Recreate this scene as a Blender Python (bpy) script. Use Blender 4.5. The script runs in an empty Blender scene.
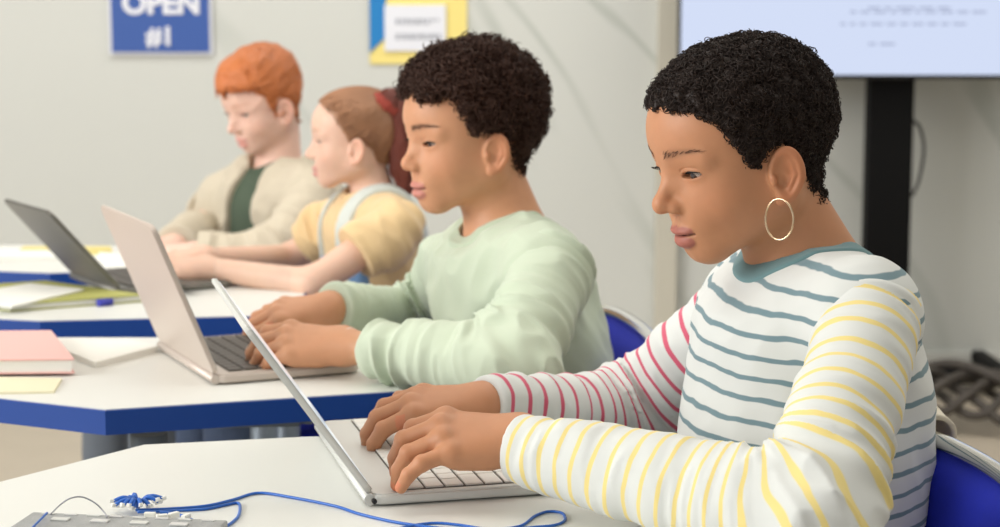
import bpy, bmesh, math, random
import numpy as np
from mathutils import Vector, Matrix

rnd = random.Random(7)
C = bpy.context.scene.collection
PI = math.pi

# ------------------------------------------------------------------ camera, light, exposure
FPX = 1800.0                       # focal length in pixels of the 1000 px wide frame
PITCH = math.atan(243.5 / FPX)
CAM = np.array([0.0, 0.0, 1.167])
cd = bpy.data.cameras.new('camera'); cam = bpy.data.objects.new('camera', cd); C.objects.link(cam)
cam.location = CAM; cam.rotation_euler = (PI / 2 - PITCH, 0, 0)
cd.sensor_width = 36; cd.lens = 36 * FPX / 1000
cd.clip_start = 0.05; cd.clip_end = 60
cd.dof.use_dof = True; cd.dof.focus_distance = 1.66; cd.dof.aperture_fstop = 7.0
bpy.context.scene.camera = cam
sc = bpy.context.scene
sc.view_settings.view_transform = 'Standard'; sc.view_settings.look = 'None'
sc.view_settings.gamma = 1; sc.view_settings.use_curve_mapping = False
sc.view_settings.exposure = 0.06

w = bpy.data.worlds.new('world'); sc.world = w; w.use_nodes = True
w.node_tree.nodes['Background'].inputs[0].default_value = (0.99, 0.99, 0.985, 1)
w.node_tree.nodes['Background'].inputs[1].default_value = 0.47


def area(name, loc, target, sx, sy, power, col):
    ld = bpy.data.lights.new(name, 'AREA'); ld.shape = 'RECTANGLE'; ld.size = sx; ld.size_y = sy
    ld.energy = power; ld.color = col
    o = bpy.data.objects.new(name, ld); C.objects.link(o); o.location = loc
    d = Vector(target) - Vector(loc); o.rotation_euler = d.to_track_quat('-Z', 'Y').to_euler()
    return o


area('window_daylight', (-4.4, 0.7, 2.4), (0.3, 2.2, 0.8), 3.2, 2.2, 215, (1.0, 0.985, 0.96))
area('ceiling_daylight', (0.6, 3.0, 2.75), (0.6, 3.2, 0.0), 3.5, 3.5, 44, (1.0, 0.985, 0.955))
area('back_wall_fill', (0.3, 4.4, 2.8), (0.3, 5.75, 0.8), 4.0, 0.8, 25, (1.0, 0.985, 0.955))  # added fill that brightens the back wall, no fixture there


# ------------------------------------------------------------------ helpers: places
def ray(px, py):
    u = (px - 500) / FPX; v = (263.5 - py) / FPX
    c, s = math.cos(PITCH), math.sin(PITCH)
    return np.array([u, c + v * s, -s + v * c])


def at(px, py, Y):
    r = ray(px, py); return CAM + r * (Y / r[1])


def plane(px, py, z):
    r = ray(px, py); return CAM + r * ((z - CAM[2]) / r[2])


def nrm(v):
    v = np.asarray(v, float); return v / max(np.linalg.norm(v), 1e-9)


# ------------------------------------------------------------------ helpers: colour and materials
def lin(r, g=None, b=None):
    if g is None: r, g, b = r
    f = lambda c: (c / 255 / 12.92) if c / 255 <= .04045 else ((c / 255 + .055) / 1.055) ** 2.4
    return (f(r), f(g), f(b), 1.0)


def mat(name, col=None, rough=.6, metal=0, bump=None, var=0, spec=.5, emit=None, estr=1, sheen=0, sss=0, attr=None,
        trans=0, coat=0, ior=None):
    m = bpy.data.materials.new(name); m.use_nodes = True
    nt = m.node_tree; b = nt.nodes['Principled BSDF']
    b.inputs['Roughness'].default_value = rough; b.inputs['Metallic'].default_value = metal
    b.inputs['Specular IOR Level'].default_value = spec
    if coat: b.inputs['Coat Weight'].default_value = coat
    if ior: b.inputs['IOR'].default_value = ior
    if trans: b.inputs['Transmission Weight'].default_value = trans
    if sheen: b.inputs['Sheen Weight'].default_value = sheen; b.inputs['Sheen Roughness'].default_value = .5
    if sss:
        b.inputs['Subsurface Weight'].default_value = sss
        b.inputs['Subsurface Radius'].default_value = (1.0, .35, .2); b.inputs['Subsurface Scale'].default_value = .006
    tc = nt.nodes.new('ShaderNodeTexCoord')
    if attr:
        a = nt.nodes.new('ShaderNodeAttribute'); a.attribute_name = attr
        src = a.outputs['Color']
    else:
        a = nt.nodes.new('ShaderNodeRGB'); a.outputs[0].default_value = col; src = a.outputs[0]
    if var:
        n = nt.nodes.new('ShaderNodeTexNoise'); n.inputs['Scale'].default_value = 9 if not bump else bump[0] * .12
        n.inputs['Detail'].default_value = 4
        nt.links.new(tc.outputs['Object'], n.inputs['Vector'])
        mr = nt.nodes.new('ShaderNodeMapRange'); mr.inputs['To Min'].default_value = 1 - var; mr.inputs['To Max'].default_value = 1 + var
        nt.links.new(n.outputs['Fac'], mr.inputs['Value'])
        mx = nt.nodes.new('ShaderNodeVectorMath'); mx.operation = 'SCALE'
        nt.links.new(src, mx.inputs[0]); nt.links.new(mr.outputs[0], mx.inputs['Scale']); src = mx.outputs[0]
    nt.links.new(src, b.inputs['Base Color'])
    if emit:
        b.inputs['Emission Color'].default_value = emit; b.inputs['Emission Strength'].default_value = estr
    if bump:
        n = nt.nodes.new('ShaderNodeTexNoise'); n.inputs['Scale'].default_value = bump[0]; n.inputs['Detail'].default_value = 3
        nt.links.new(tc.outputs['Object'], n.inputs['Vector'])
        bp = nt.nodes.new('ShaderNodeBump'); bp.inputs['Strength'].default_value = bump[1]; bp.inputs['Distance'].default_value = bump[2]
        nt.links.new(n.outputs['Fac'], bp.inputs['Height']); nt.links.new(bp.outputs[0], b.inputs['Normal'])
    return m


def stripe_mat(name, base, stripe, spacing, duty, wob=.002):
    m = mat(name, base, rough=.9, bump=(900, .25, .0006), sheen=.15)
    nt = m.node_tree; b = nt.nodes['Principled BSDF']
    a = nt.nodes.new('ShaderNodeAttribute'); a.attribute_name = 'stripe'
    tc = nt.nodes.new('ShaderNodeTexCoord')
    n = nt.nodes.new('ShaderNodeTexNoise'); n.inputs['Scale'].default_value = 25; n.inputs['Detail'].default_value = 2
    nt.links.new(tc.outputs['Object'], n.inputs['Vector'])
    ma = nt.nodes.new('ShaderNodeMath'); ma.operation = 'MULTIPLY_ADD'
    nt.links.new(n.outputs['Fac'], ma.inputs[0]); ma.inputs[1].default_value = wob; nt.links.new(a.outputs['Fac'], ma.inputs[2])
    dv = nt.nodes.new('ShaderNodeMath'); dv.operation = 'DIVIDE'; nt.links.new(ma.outputs[0], dv.inputs[0]); dv.inputs[1].default_value = spacing
    fr = nt.nodes.new('ShaderNodeMath'); fr.operation = 'FRACT'; nt.links.new(dv.outputs[0], fr.inputs[0])
    sb = nt.nodes.new('ShaderNodeMath'); sb.operation = 'SUBTRACT'; nt.links.new(fr.outputs[0], sb.inputs[0]); sb.inputs[1].default_value = .5
    ab = nt.nodes.new('ShaderNodeMath'); ab.operation = 'ABSOLUTE'; nt.links.new(sb.outputs[0], ab.inputs[0])
    mr = nt.nodes.new('ShaderNodeMapRange'); mr.interpolation_type = 'SMOOTHSTEP'
    mr.inputs['From Min'].default_value = duty / 2 - .03; mr.inputs['From Max'].default_value = duty / 2 + .03
    mr.inputs['To Min'].default_value = 1; mr.inputs['To Max'].default_value = 0
    nt.links.new(ab.outputs[0], mr.inputs['Value'])
    mx = nt.nodes.new('ShaderNodeMix'); mx.data_type = 'RGBA'
    nt.links.new(mr.outputs[0], mx.inputs['Factor']); mx.inputs['A'].default_value = base; mx.inputs['B'].default_value = stripe
    nt.links.new(mx.outputs['Result'], b.inputs['Base Color'])
    return m


# ------------------------------------------------------------------ helpers: objects
def tag(o, label=None, cat=None, group=None, kind=None):
    if label: o['label'] = label
    if cat: o['category'] = cat
    if group: o['group'] = group
    if kind: o['kind'] = kind
    return o


def empty(name, loc=(0, 0, 0), rz=0):
    o = bpy.data.objects.new(name, None); C.objects.link(o); o.location = loc; o.rotation_euler = (0, 0, rz)
    o.empty_display_size = .05
    return o


def mesh_np(name, V, F, m, parent=None, smooth=True, attrs=None, colors=None):
    """V (n,3), F (k,3 or 4) -> one mesh object; world coordinates, kept under a moved parent"""
    me = bpy.data.meshes.new(name)
    V = np.ascontiguousarray(V, dtype=np.float32); F = np.ascontiguousarray(F, dtype=np.int32)
    k = F.shape[1]
    off = np.zeros(3)
    if parent is not None: off = np.array(world_loc(parent))
    V = V - off.astype(np.float32)
    me.vertices.add(len(V)); me.vertices.foreach_set('co', V.ravel())
    me.loops.add(F.size); me.loops.foreach_set('vertex_index', F.ravel())
    me.polygons.add(len(F)); me.polygons.foreach_set('loop_start', np.arange(0, F.size, k, dtype=np.int32))
    me.polygons.foreach_set('loop_total', np.full(len(F), k, dtype=np.int32))
    me.polygons.foreach_set('use_smooth', np.full(len(F), smooth, dtype=bool))
    me.update(calc_edges=True); me.validate()
    if attrs:
        for n, a in attrs.items():
            at_ = me.attributes.new(n, 'FLOAT', 'POINT'); at_.data.foreach_set('value', np.ascontiguousarray(a, dtype=np.float32))
    if colors is not None:
        ca = me.color_attributes.new('Col', 'FLOAT_COLOR', 'POINT')
        cc = np.ones((len(V), 4), np.float32); cc[:, :3] = colors[:, :3]
        ca.data.foreach_set('color', cc.ravel())
    if isinstance(m, (list, tuple)):
        for q in m: me.materials.append(q)
    else: me.materials.append(m)
    o = bpy.data.objects.new(name, me); C.objects.link(o)
    if parent is not None: o.parent = parent
    return o


def world_loc(o):
    v = Vector(o.location)
    while o.parent is not None:
        o = o.parent; v = v + Vector(o.location)
    return v


class MB:
    """collects shapes into one bmesh, linked as one object"""
    def __init__(s): s.bm = bmesh.new()

    def box(s, c, size, R=None, bev=0, seg=2, slot=0):
        r = bmesh.ops.create_cube(s.bm, size=1.0)
        vs = r['verts']
        for v in vs: v.co = Vector((v.co.x * size[0], v.co.y * size[1], v.co.z * size[2]))
        if bev:
            es = list({e for v in vs for e in v.link_edges})
            rb = bmesh.ops.bevel(s.bm, geom=es, offset=bev, segments=seg, affect='EDGES', profile=.5)
            vs = list({v for f in rb['faces'] for v in f.verts} | {v for v in vs if v.is_valid})
        M = (Matrix(R).to_4x4() if R is not None else Matrix.Identity(4))
        M = Matrix.Translation(Vector(c)) @ M
        bmesh.ops.transform(s.bm, matrix=M, verts=vs)
        for f in {f for v in vs for f in v.link_faces}: f.material_index = slot
        return s

    def prism(s, pts, z0, z1, bev=0, slot=0, smooth_seg=2):
        n = len(pts)
        a = [s.bm.verts.new((p[0], p[1], z0)) for p in pts]; b = [s.bm.verts.new((p[0], p[1], z1)) for p in pts]
        fs = [s.bm.faces.new(list(reversed(a))), s.bm.faces.new(b)]
        for i in range(n): fs.append(s.bm.faces.new((a[i], a[(i + 1) % n], b[(i + 1) % n], b[i])))
        bmesh.ops.recalc_face_normals(s.bm, faces=fs)
        if bev:
            es = [e for f in fs[:2] for e in f.edges]
            rb = bmesh.ops.bevel(s.bm, geom=es, offset=bev, segments=smooth_seg, affect='EDGES')
        for f in fs:
            if f.is_valid: f.material_index = slot
        return s

    def tube(s, pts, r, seg=8, closed=False, slot=0, cap=True):
        pts = [Vector(p) for p in pts]; n = len(pts)
        rr = r if isinstance(r, (list, tuple, np.ndarray)) else [r] * n
        rings = []; up = None
        for i, p in enumerate(pts):
            if closed: t = pts[(i + 1) % n] - pts[i - 1]
            else: t = pts[min(i + 1, n - 1)] - pts[max(i - 1, 0)]
            if t.length < 1e-9: t = Vector((0, 0, 1))
            t.normalize()
            if up is None: up = t.orthogonal().normalized()
            up = (up - t * up.dot(t))
            up = up.normalized() if up.length > 1e-6 else t.orthogonal().normalized()
            sd = t.cross(up)
            rings.append([s.bm.verts.new(p + (up * math.cos(2 * PI * k / seg) + sd * math.sin(2 * PI * k / seg)) * rr[i]) for k in range(seg)])
        m = n if closed else n - 1
        for i in range(m):
            A, B = rings[i], rings[(i + 1) % n]
            for k in range(seg):
                f = s.bm.faces.new((A[k], A[(k + 1) % seg], B[(k + 1) % seg], B[k])); f.smooth = True; f.material_index = slot
        if cap and not closed:
            f = s.bm.faces.new(list(reversed(rings[0]))); f.material_index = slot
            f = s.bm.faces.new(rings[-1]); f.material_index = slot
        return s

    def lathe(s, c, prof, seg=24, R=None, slot=0):
        M = (Matrix(R) if R is not None else Matrix.Identity(3)); c = Vector(c); rings = []
        for (r, z) in prof:
            rings.append([s.bm.verts.new(c + M @ Vector((r * math.cos(2 * PI * k / seg), r * math.sin(2 * PI * k / seg), z))) for k in range(seg)])
        for A, B in zip(rings, rings[1:]):
            for k in range(seg):
                f = s.bm.faces.new((A[k], A[(k + 1) % seg], B[(k + 1) % seg], B[k])); f.smooth = True; f.material_index = slot
        f = s.bm.faces.new(list(reversed(rings[0]))); f.material_index = slot
        f = s.bm.faces.new(rings[-1]); f.material_index = slot
        return s

    def build(s, name, m, parent=None, smooth=False, local=False, normals=True):
        if normals: bmesh.ops.recalc_face_normals(s.bm, faces=s.bm.faces)
        if parent is not None and not local:
            bmesh.ops.translate(s.bm, verts=s.bm.verts, vec=-world_loc(parent))
        me = bpy.data.meshes.new(name); s.bm.to_mesh(me); s.bm.free()
        if smooth:
            for p in me.polygons: p.use_smooth = True
        for q in (m if isinstance(m, (list, tuple)) else [m]): me.materials.append(q)
        o = bpy.data.objects.new(name, me); C.objects.link(o)
        if parent is not None: o.parent = parent
        return o


def catmull(P, n=8, closed=False):
    P = [np.array(p, float) for p in P]; out = []
    N = len(P); rng = N if closed else N - 1
    for i in range(rng):
        if closed: p0, p1, p2, p3 = P[i - 1], P[i], P[(i + 1) % N], P[(i + 2) % N]
        else: p0, p1, p2, p3 = P[max(i - 1, 0)], P[i], P[i + 1], P[min(i + 2, N - 1)]
        for k in range(n):
            t = k / n
            out.append(.5 * ((2 * p1) + (-p0 + p2) * t + (2 * p0 - 5 * p1 + 4 * p2 - p3) * t * t + (-p0 + 3 * p1 - 3 * p2 + p3) * t ** 3))
    if not closed: out.append(P[-1])
    return out


# ------------------------------------------------------------------ helpers: organic shapes as distance fields
f32 = np.float32


def A3(v): return np.asarray(v, dtype=f32)


def sph(P, c, r): return np.linalg.norm(P - A3(c), axis=1) - f32(r)


def ell(P, c, r, R=None):
    q = P - A3(c)
    if R is not None: q = q @ np.asarray(R, dtype=f32)
    q = q / A3(r); k0 = np.linalg.norm(q, axis=1); k1 = np.linalg.norm(q / A3(r), axis=1)
    return k0 * (k0 - 1) / np.maximum(k1, 1e-6)


def rc(P, a, b, ra, rb):
    a = A3(a); b = A3(b); ab = b - a; t = np.clip((P - a) @ ab / max(float(ab @ ab), 1e-12), 0, 1)
    return np.linalg.norm(P - a - t[:, None] * ab, axis=1) - (f32(ra) + t * f32(rb - ra))


def tpar(P, a, b):
    a = A3(a); b = A3(b); ab = b - a
    return (P - a) @ ab / max(float(ab @ ab), 1e-12)


def smin(a, b, k):
    h = np.maximum(k - np.abs(a - b), 0) / k
    return np.minimum(a, b) - h * h * (k * .25)


def smax(a, b, k): return -smin(-a, -b, k)


def _hash(i, j, k, s):
    h = (i * np.int64(374761393) + j * np.int64(668265263) + k * np.int64(2147483647 % 1274126177) + s * np.int64(144269)) & 0xffffffff
    h = ((h ^ (h >> 13)) * 1274126177) & 0xffffffff
    return ((h ^ (h >> 16)) & 0xffff).astype(f32) / 65535.0


def vnoise(P, freq, seed=0):
    q = P * np.asarray(freq, dtype=f32) + 100.0; i = np.floor(q).astype(np.int64); f = (q - i).astype(f32); f = f * f * (3 - 2 * f)
    r = 0
    for dx in (0, 1):
        wx = f[:, 0] if dx else 1 - f[:, 0]
        for dy in (0, 1):
            wy = f[:, 1] if dy else 1 - f[:, 1]
            for dz in (0, 1):
                wz = f[:, 2] if dz else 1 - f[:, 2]
                r = r + _hash(i[:, 0] + dx, i[:, 1] + dy, i[:, 2] + dz, seed) * wx * wy * wz
    return r * 2 - 1


def smooth01(x, a, b):
    t = np.clip((x - a) / (b - a), 0, 1); return t * t * (3 - 2 * t)


def evalc(f, P, chunk=400000):
    return np.concatenate([np.asarray(f(P[i:i + chunk]), dtype=f32) for i in range(0, len(P), chunk)]) if len(P) else np.zeros(0, f32)


def grad(f, V, e):
    K = np.array([[1, -1, -1], [-1, -1, 1], [-1, 1, -1], [1, 1, 1]], dtype=f32); g = np.zeros_like(V)
    for k in K: g += k[None] * evalc(f, V + k[None] * f32(e))[:, None]
    return g / np.maximum(np.linalg.norm(g, axis=1), 1e-9)[:, None]


def surf(f, lo, hi, h, B=4, refine=1):
    """polygonise f=0 (surface nets), evaluating only blocks near the surface"""
    lo = A3(lo); hi = A3(hi); nb = np.maximum(np.ceil((hi - lo) / (h * B)).astype(int), 1); n = nb * B
    bc = [lo[a] + (np.arange(nb[a]) * B + (B - 1) / 2) * h for a in range(3)]
    G = np.stack(np.meshgrid(*bc, indexing='ij'), -1).reshape(-1, 3).astype(f32)
    cv = evalc(f, G).reshape(nb)
    near = np.abs(cv) < h * B * 1.5 + h
    val = np.repeat(np.repeat(np.repeat(np.where(cv > 0, 1.0, -1.0).astype(f32), B, 0), B, 1), B, 2)
    bi = np.argwhere(near)
    o = np.stack(np.meshgrid(*[np.arange(B)] * 3, indexing='ij'), -1).reshape(-1, 3)
    idx = (bi[:, None, :] * B + o[None]).reshape(-1, 3)
    v = evalc(f, lo + idx.astype(f32) * f32(h))
    val[idx[:, 0], idx[:, 1], idx[:, 2]] = v
    val[0] = np.abs(val[0]) + 1e-6; val[-1] = np.abs(val[-1]) + 1e-6
    val[:, 0] = np.abs(val[:, 0]) + 1e-6; val[:, -1] = np.abs(val[:, -1]) + 1e-6
    val[:, :, 0] = np.abs(val[:, :, 0]) + 1e-6; val[:, :, -1] = np.abs(val[:, :, -1]) + 1e-6
    ins = val < 0
    cnt = np.zeros((n[0] - 1, n[1] - 1, n[2] - 1), np.int8)
    for dx in (0, 1):
        for dy in (0, 1):
            for dz in (0, 1):
                cnt += ins[dx:n[0] - 1 + dx, dy:n[1] - 1 + dy, dz:n[2] - 1 + dz]
    act = np.argwhere((cnt > 0) & (cnt < 8))
    vid = np.full(cnt.shape, -1, np.int32); vid[act[:, 0], act[:, 1], act[:, 2]] = np.arange(len(act))
    acc = np.zeros((len(act), 3), f32); num = np.zeros(len(act), f32)
    cor = [(a, b, c) for a in (0, 1) for b in (0, 1) for c in (0, 1)]
    for p in cor:
        for ax in range(3):
            if p[ax] == 1: continue
            q = list(p); q[ax] = 1
            va = val[act[:, 0] + p[0], act[:, 1] + p[1], act[:, 2] + p[2]]
            vb = val[act[:, 0] + q[0], act[:, 1] + q[1], act[:, 2] + q[2]]
            cr = (va < 0) != (vb < 0); t = np.where(cr, va / np.where(cr, va - vb, 1), 0)
            pt = np.tile(A3(p), (len(act), 1)); pt[:, ax] += t
            acc += pt * cr[:, None]; num += cr
    V = lo + (act.astype(f32) + acc / num[:, None]) * f32(h)
    Fs = []
    for ax in range(3):
        b, c = (ax + 1) % 3, (ax + 2) % 3
        s0 = [slice(1, -1)] * 3; s1 = [slice(1, -1)] * 3
        s0[ax] = slice(0, n[ax] - 1); s1[ax] = slice(1, n[ax])
        i0 = ins[tuple(s0)]; i1 = ins[tuple(s1)]
        ed = np.argwhere(i0 != i1); flip = i0[ed[:, 0], ed[:, 1], ed[:, 2]]
        base = ed.copy(); base[:, b] += 1; base[:, c] += 1
        def cell(db, dc):
            q = base.copy(); q[:, b] -= db; q[:, c] -= dc
            return vid[q[:, 0], q[:, 1], q[:, 2]]
        quad = np.stack([cell(1, 1), cell(0, 1), cell(0, 0), cell(1, 0)], 1)
        quad[~flip] = quad[~flip][:, ::-1]
        Fs.append(quad)
    F = np.concatenate(Fs); F = F[(F >= 0).all(1)]
    for _ in range(refine):
        d = evalc(f, V); g = grad(f, V, h * .5)
        V = V - g * np.clip(d, -h * .6, h * .6)[:, None]
    return V, F

# ------------------------------------------------------------------ people: head
class Head:
    def __init__(s, c, yaw, pitch, roll=0, scale=1.0, **k):
        s.c = np.array(c, float); th, ph = math.radians(yaw), math.radians(pitch)
        Fv = np.array([-math.cos(th) * math.cos(ph), -math.sin(th) * math.cos(ph), -math.sin(ph)])
        L = np.array([math.sin(th), -math.cos(th), 0.0]); U = np.cross(Fv, L)
        if roll:
            a = math.radians(roll); L, U = L * math.cos(a) + U * math.sin(a), U * math.cos(a) - L * math.sin(a)
        s.R = np.stack([Fv, L, U], 1); s.s = scale
        s.lip = k.get('lip', 1.0); s.nose = k.get('nose', 1.0); s.open = k.get('open', 1.0); s.jaw = k.get('jaw', 1.0)

    def loc(s, P): return ((P - A3(s.c)) @ s.R.astype(f32)) / f32(s.s)
    def wld(s, p): return s.c + s.R @ (np.asarray(p, float) * s.s)


EYE = (.0625, .0305, .0035)


def lid_edges(h, y):
    t = np.clip((y - EYE[1]) / .0128, -1, 1); w_ = np.sqrt(np.maximum(1 - t * t, 0))
    mid = EYE[2] - .0022 + .0012 * t
    return mid + .0036 * h.open * w_, mid - .0028 * h.open * w_


def head_d(q, h):
    """distance in head coordinates: x forward, y to the side (mirrored), z up"""
    x = q[:, 0]; z = q[:, 2]; ay = np.sqrt(q[:, 1] ** 2 + 1e-8)
    Q = np.stack([x, ay, z], 1)
    d = ell(Q, (-.010, 0, .030), (.089, .0715, .076))
    d = smin(d, ell(Q, (.028, 0, .034), (.056, .060, .052)), .03)
    d = smin(d, ell(Q, (.027, 0, -.020), (.048, .053, .050)), .03)
    d = smin(d, rc(Q, (-.002, .047, -.040), (.055, .012, -.074), .019 * h.jaw, .015), .035)
    d = smin(d, sph(Q, (.062, .000, -.0765), .0135), .022)
    d = smin(d, ell(Q, (.046, .034, -.026), (.022, .020, .022)), .022)
    d = smin(d, ell(Q, (.060, 0, -.050), (.0245, .026, .022)), .018)
    d = smin(d, ell(Q, (.060, .018, -.032), (.017, .015, .017)), .016)
    d = smax(d, -sph(Q, (.0930, .0290, .0045), .0138), .016)
    d = smin(d, rc(Q, (.0735, .010, .0170), (.063, .044, .0160), .0055, .0050), .014)
    # nose
    n = h.nose
    d = smin(d, rc(Q, (.0750, 0, .009), (.0945 * n, 0, -.020), .0056, .0078), .010)
    d = smin(d, sph(Q, (.0975 * n, 0, -.0245), .0080), .007)
    d = smin(d, sph(Q, (.0880, .0092, -.0282), .0058), .008)
    d = smax(d, -ell(Q, (.0905, .0060, -.0350), (.0046, .0027, .0032)), .002)
    d = smin(d, rc(Q, (.077, .006, -.012), (.073, .010, -.022), .0055, .0065), .012)
    # lips
    L = h.lip
    d = smin(d, ell(Q, (.0815, 0, -.0530), (.0086, .0180, .0044 * L)), .0045)
    d = smin(d, sph(Q, (.0820, .0045, -.0525), .0046 * L), .004)
    d = smin(d, ell(Q, (.0800, 0, -.0640), (.0094, .0155, .0066 * L)), .0045)
    gr = np.exp(-((z + .0578 - .06 * ay) / .0011) ** 2) * (x > .05) * smooth01(-ay, -.0215, -.017)
    d = d + .0022 * gr
    d = d + .0010 * np.exp(-((z + .0435) / .006) ** 2 - (ay / .0028) ** 2) * (x > .05)
    # eye lids and opening
    e = sph(Q, EYE, .0139); d = smin(d, e, .0045)
    zu, zl = lid_edges(h, ay)
    crease = np.exp(-((z - (zu + .0042)) / .0008) ** 2) * (np.abs(ay - EYE[1]) < .012) * (x > .06)
    d = d + .0008 * crease
    sl = np.maximum(np.maximum(z - zu, zl - z), np.maximum(np.abs(ay - EYE[1]) - .0126, (EYE[0] + .003) - x))
    d = smax(d, -np.maximum(sl, e - .006), .0010)
    # ear
    a = math.radians(27); t = np.array([-math.cos(a), math.sin(a), 0.0]); nn = np.array([math.sin(a), math.cos(a), 0.0]); u = np.array([0, 0, 1.0])
    tt = math.radians(-8); t2 = t * math.cos(tt) + u * math.sin(tt); u2 = u * math.cos(tt) - t * math.sin(tt)
    Re = np.stack([t2, u2, nn], 1).astype(f32)
    E = (Q - A3((.001, .0765, -.0165))) @ Re
    wd = 1 - .28 * smooth01(-E[:, 1], 0, .028)
    Ew = E.copy(); Ew[:, 0] = E[:, 0] / wd
    er = ell(Ew, (0, 0, 0), (.0175, .0275, .0062))
    er = smax(er, -ell(Ew, (-.0015, .001, .0070), (.0132, .0215, .0082)), .0022)
    er = smin(er, rc(E, (.004, .014, -.0006), (.0075, .001, .0008), .0019, .0023), .002)
    er = smin(er, rc(E, (.0075, .001, .0008), (.001, -.014, .0004), .0023, .0020), .002)
    er = smax(er, -ell(E, (-.0045, -.004, -.001), (.0055, .0080, .0080)), .002)
    er = smin(er, ell(E, (-.0125, -.004, .0028), (.0030, .0048, .0028)), .003)
    er = smin(er, ell(E, (-.006, -.0235, .0010), (.0060, .0060, .0030)), .004)
    er = smin(er, ell(E, (-.006, -.002, -.007), (.009, .018, .006)), .004)
    d = smin(d, er, .004)
    return d


def skull_d(q):
    ay = np.abs(q[:, 1]); Q = np.stack([q[:, 0], ay, q[:, 2]], 1)
    d = ell(Q, (-.010, 0, .030), (.089, .0715, .076))
    return smin(d, ell(Q, (.028, 0, .034), (.056, .060, .052)), .03)


def head_cols(q, skin, lipc, brow, blush=.18):
    x, ay, z = q[:, 0], np.abs(q[:, 1]), q[:, 2]
    Q = np.stack([x, ay, z], 1)
    c = np.tile(np.array(skin[:3], f32), (len(q), 1))
    red = np.array([1.04, .80, .74], f32)
    def mixr(c, m, k): return c * (1 + (k - 1) * m[:, None])
    c = mixr(c, blush * 2 * np.exp(-(np.linalg.norm(Q - A3((.058, .040, -.026)), axis=1) / .017) ** 2), red)
    c = mixr(c, blush * 2 * np.exp(-(np.linalg.norm(Q - A3((.098, 0, -.026)), axis=1) / .011) ** 2), red)
    c = mixr(c, .55 * smooth01(ay, .070, .080) * (x < .02) * (np.abs(z + .018) < .04), np.array([1.02, .78, .70], f32))
    c = mixr(c, .5 * np.exp(-(np.linalg.norm(Q - A3((.07, .030, .002)), axis=1) / .011) ** 2), np.array([.86, .78, .76], f32))
    dl = np.minimum(ell(Q, (.0815, 0, -.0530), (.0086, .0185, .0045)), ell(Q, (.0800, 0, -.0640), (.0094, .0160, .0068)))
    m = (1 - smooth01(dl, .0008, .0022)) * (x > .06)
    c = c * (1 - m[:, None]) + np.array(lipc[:3], f32) * m[:, None]
    seam = np.exp(-((z + .0578 - .06 * ay) / .0009) ** 2) * (x > .06) * (ay < .020)
    c = c * (1 - .55 * seam[:, None])
    if brow is not None:
        bz = .0222 + .0035 * np.sin(np.clip((ay - .010) / .040, 0, 1) * PI * .75) - .0
        m = np.exp(-((z - bz) / (.0038 - .0018 * smooth01(ay, .02, .05))) ** 2) * smooth01(ay, .008, .013) * smooth01(-ay, -.052, -.044) * (x > .03)
        c = c * (1 - .42 * m[:, None]) + np.array(brow[:3], f32) * .42 * m[:, None]
    return c


def eyeballs(h, root, iris, lashcol, lashes=True):
    for sgn in (1, -1):
        ec = np.array([EYE[0], sgn * EYE[1], EYE[2]]); r = .0126
        g = nrm([math.cos(math.radians(27)), .02, -math.sin(math.radians(27))])
        a = nrm(np.cross(g, [0, 0, 1])); b = np.cross(a, g)
        mb = MB(); prof = []
        for k in range(22):
            th = PI * k / 21; rr = r * (1.0 if th > .55 else 1.0 + .045 * (1 - (th / .55) ** 2))
            prof.append((max(rr * math.sin(th), 1e-5) * h.s, rr * math.cos(th) * h.s))
        R = h.R @ np.stack([a, b, g], 1)
        mb.lathe(h.wld(ec), prof, 28, R=R.tolist())
        c0 = Vector(h.wld(ec)); gv = Vector(h.R @ g)
        for f in mb.bm.faces:
            an = (f.calc_center_median() - c0).normalized().angle(gv)
            f.material_index = 0 if an < .26 else (1 if an < .56 else 2)
        mb.build('eye', [M['pupil'], iris, M['sclera']], root, smooth=True)
        if not lashes: continue
        mb = MB(); pts = []
        for k in range(15):
            y = EYE[1] + .0128 * (-.95 + 1.9 * k / 14); zu, _ = lid_edges(h, np.array([y])); zu = float(zu[0])
            x = EYE[0] + math.sqrt(max(.0142 ** 2 - (y - EYE[1]) ** 2 - (zu - EYE[2]) ** 2, 1e-8))
            pts.append(np.array([x - .0002, sgn * y, zu]))
        mb.tube([h.wld(p) for p in pts], [.0002 * h.s + .0008 * h.s * math.sin(PI * (k + 1) / 16) for k in range(15)], 6)
        for k in range(1, 28):
            f = k / 28 * 14; i = min(int(f), 13); p = pts[i] * (1 - (f - i)) + pts[i + 1] * (f - i)
            dv = nrm([.75, sgn * .55 * (f - 5) / 7, -.12]); L = .0048 + .0020 * f / 14
            q = [p, p + dv * L * .55 + np.array([0, 0, -.0007]), p + dv * L + np.array([0, 0, .0009])]
            mb.tube([h.wld(v) for v in q], [.00022 * h.s, .00017 * h.s, .00004 * h.s], 4)
        mb.build('eyelashes', lashcol, root, smooth=True)


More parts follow.
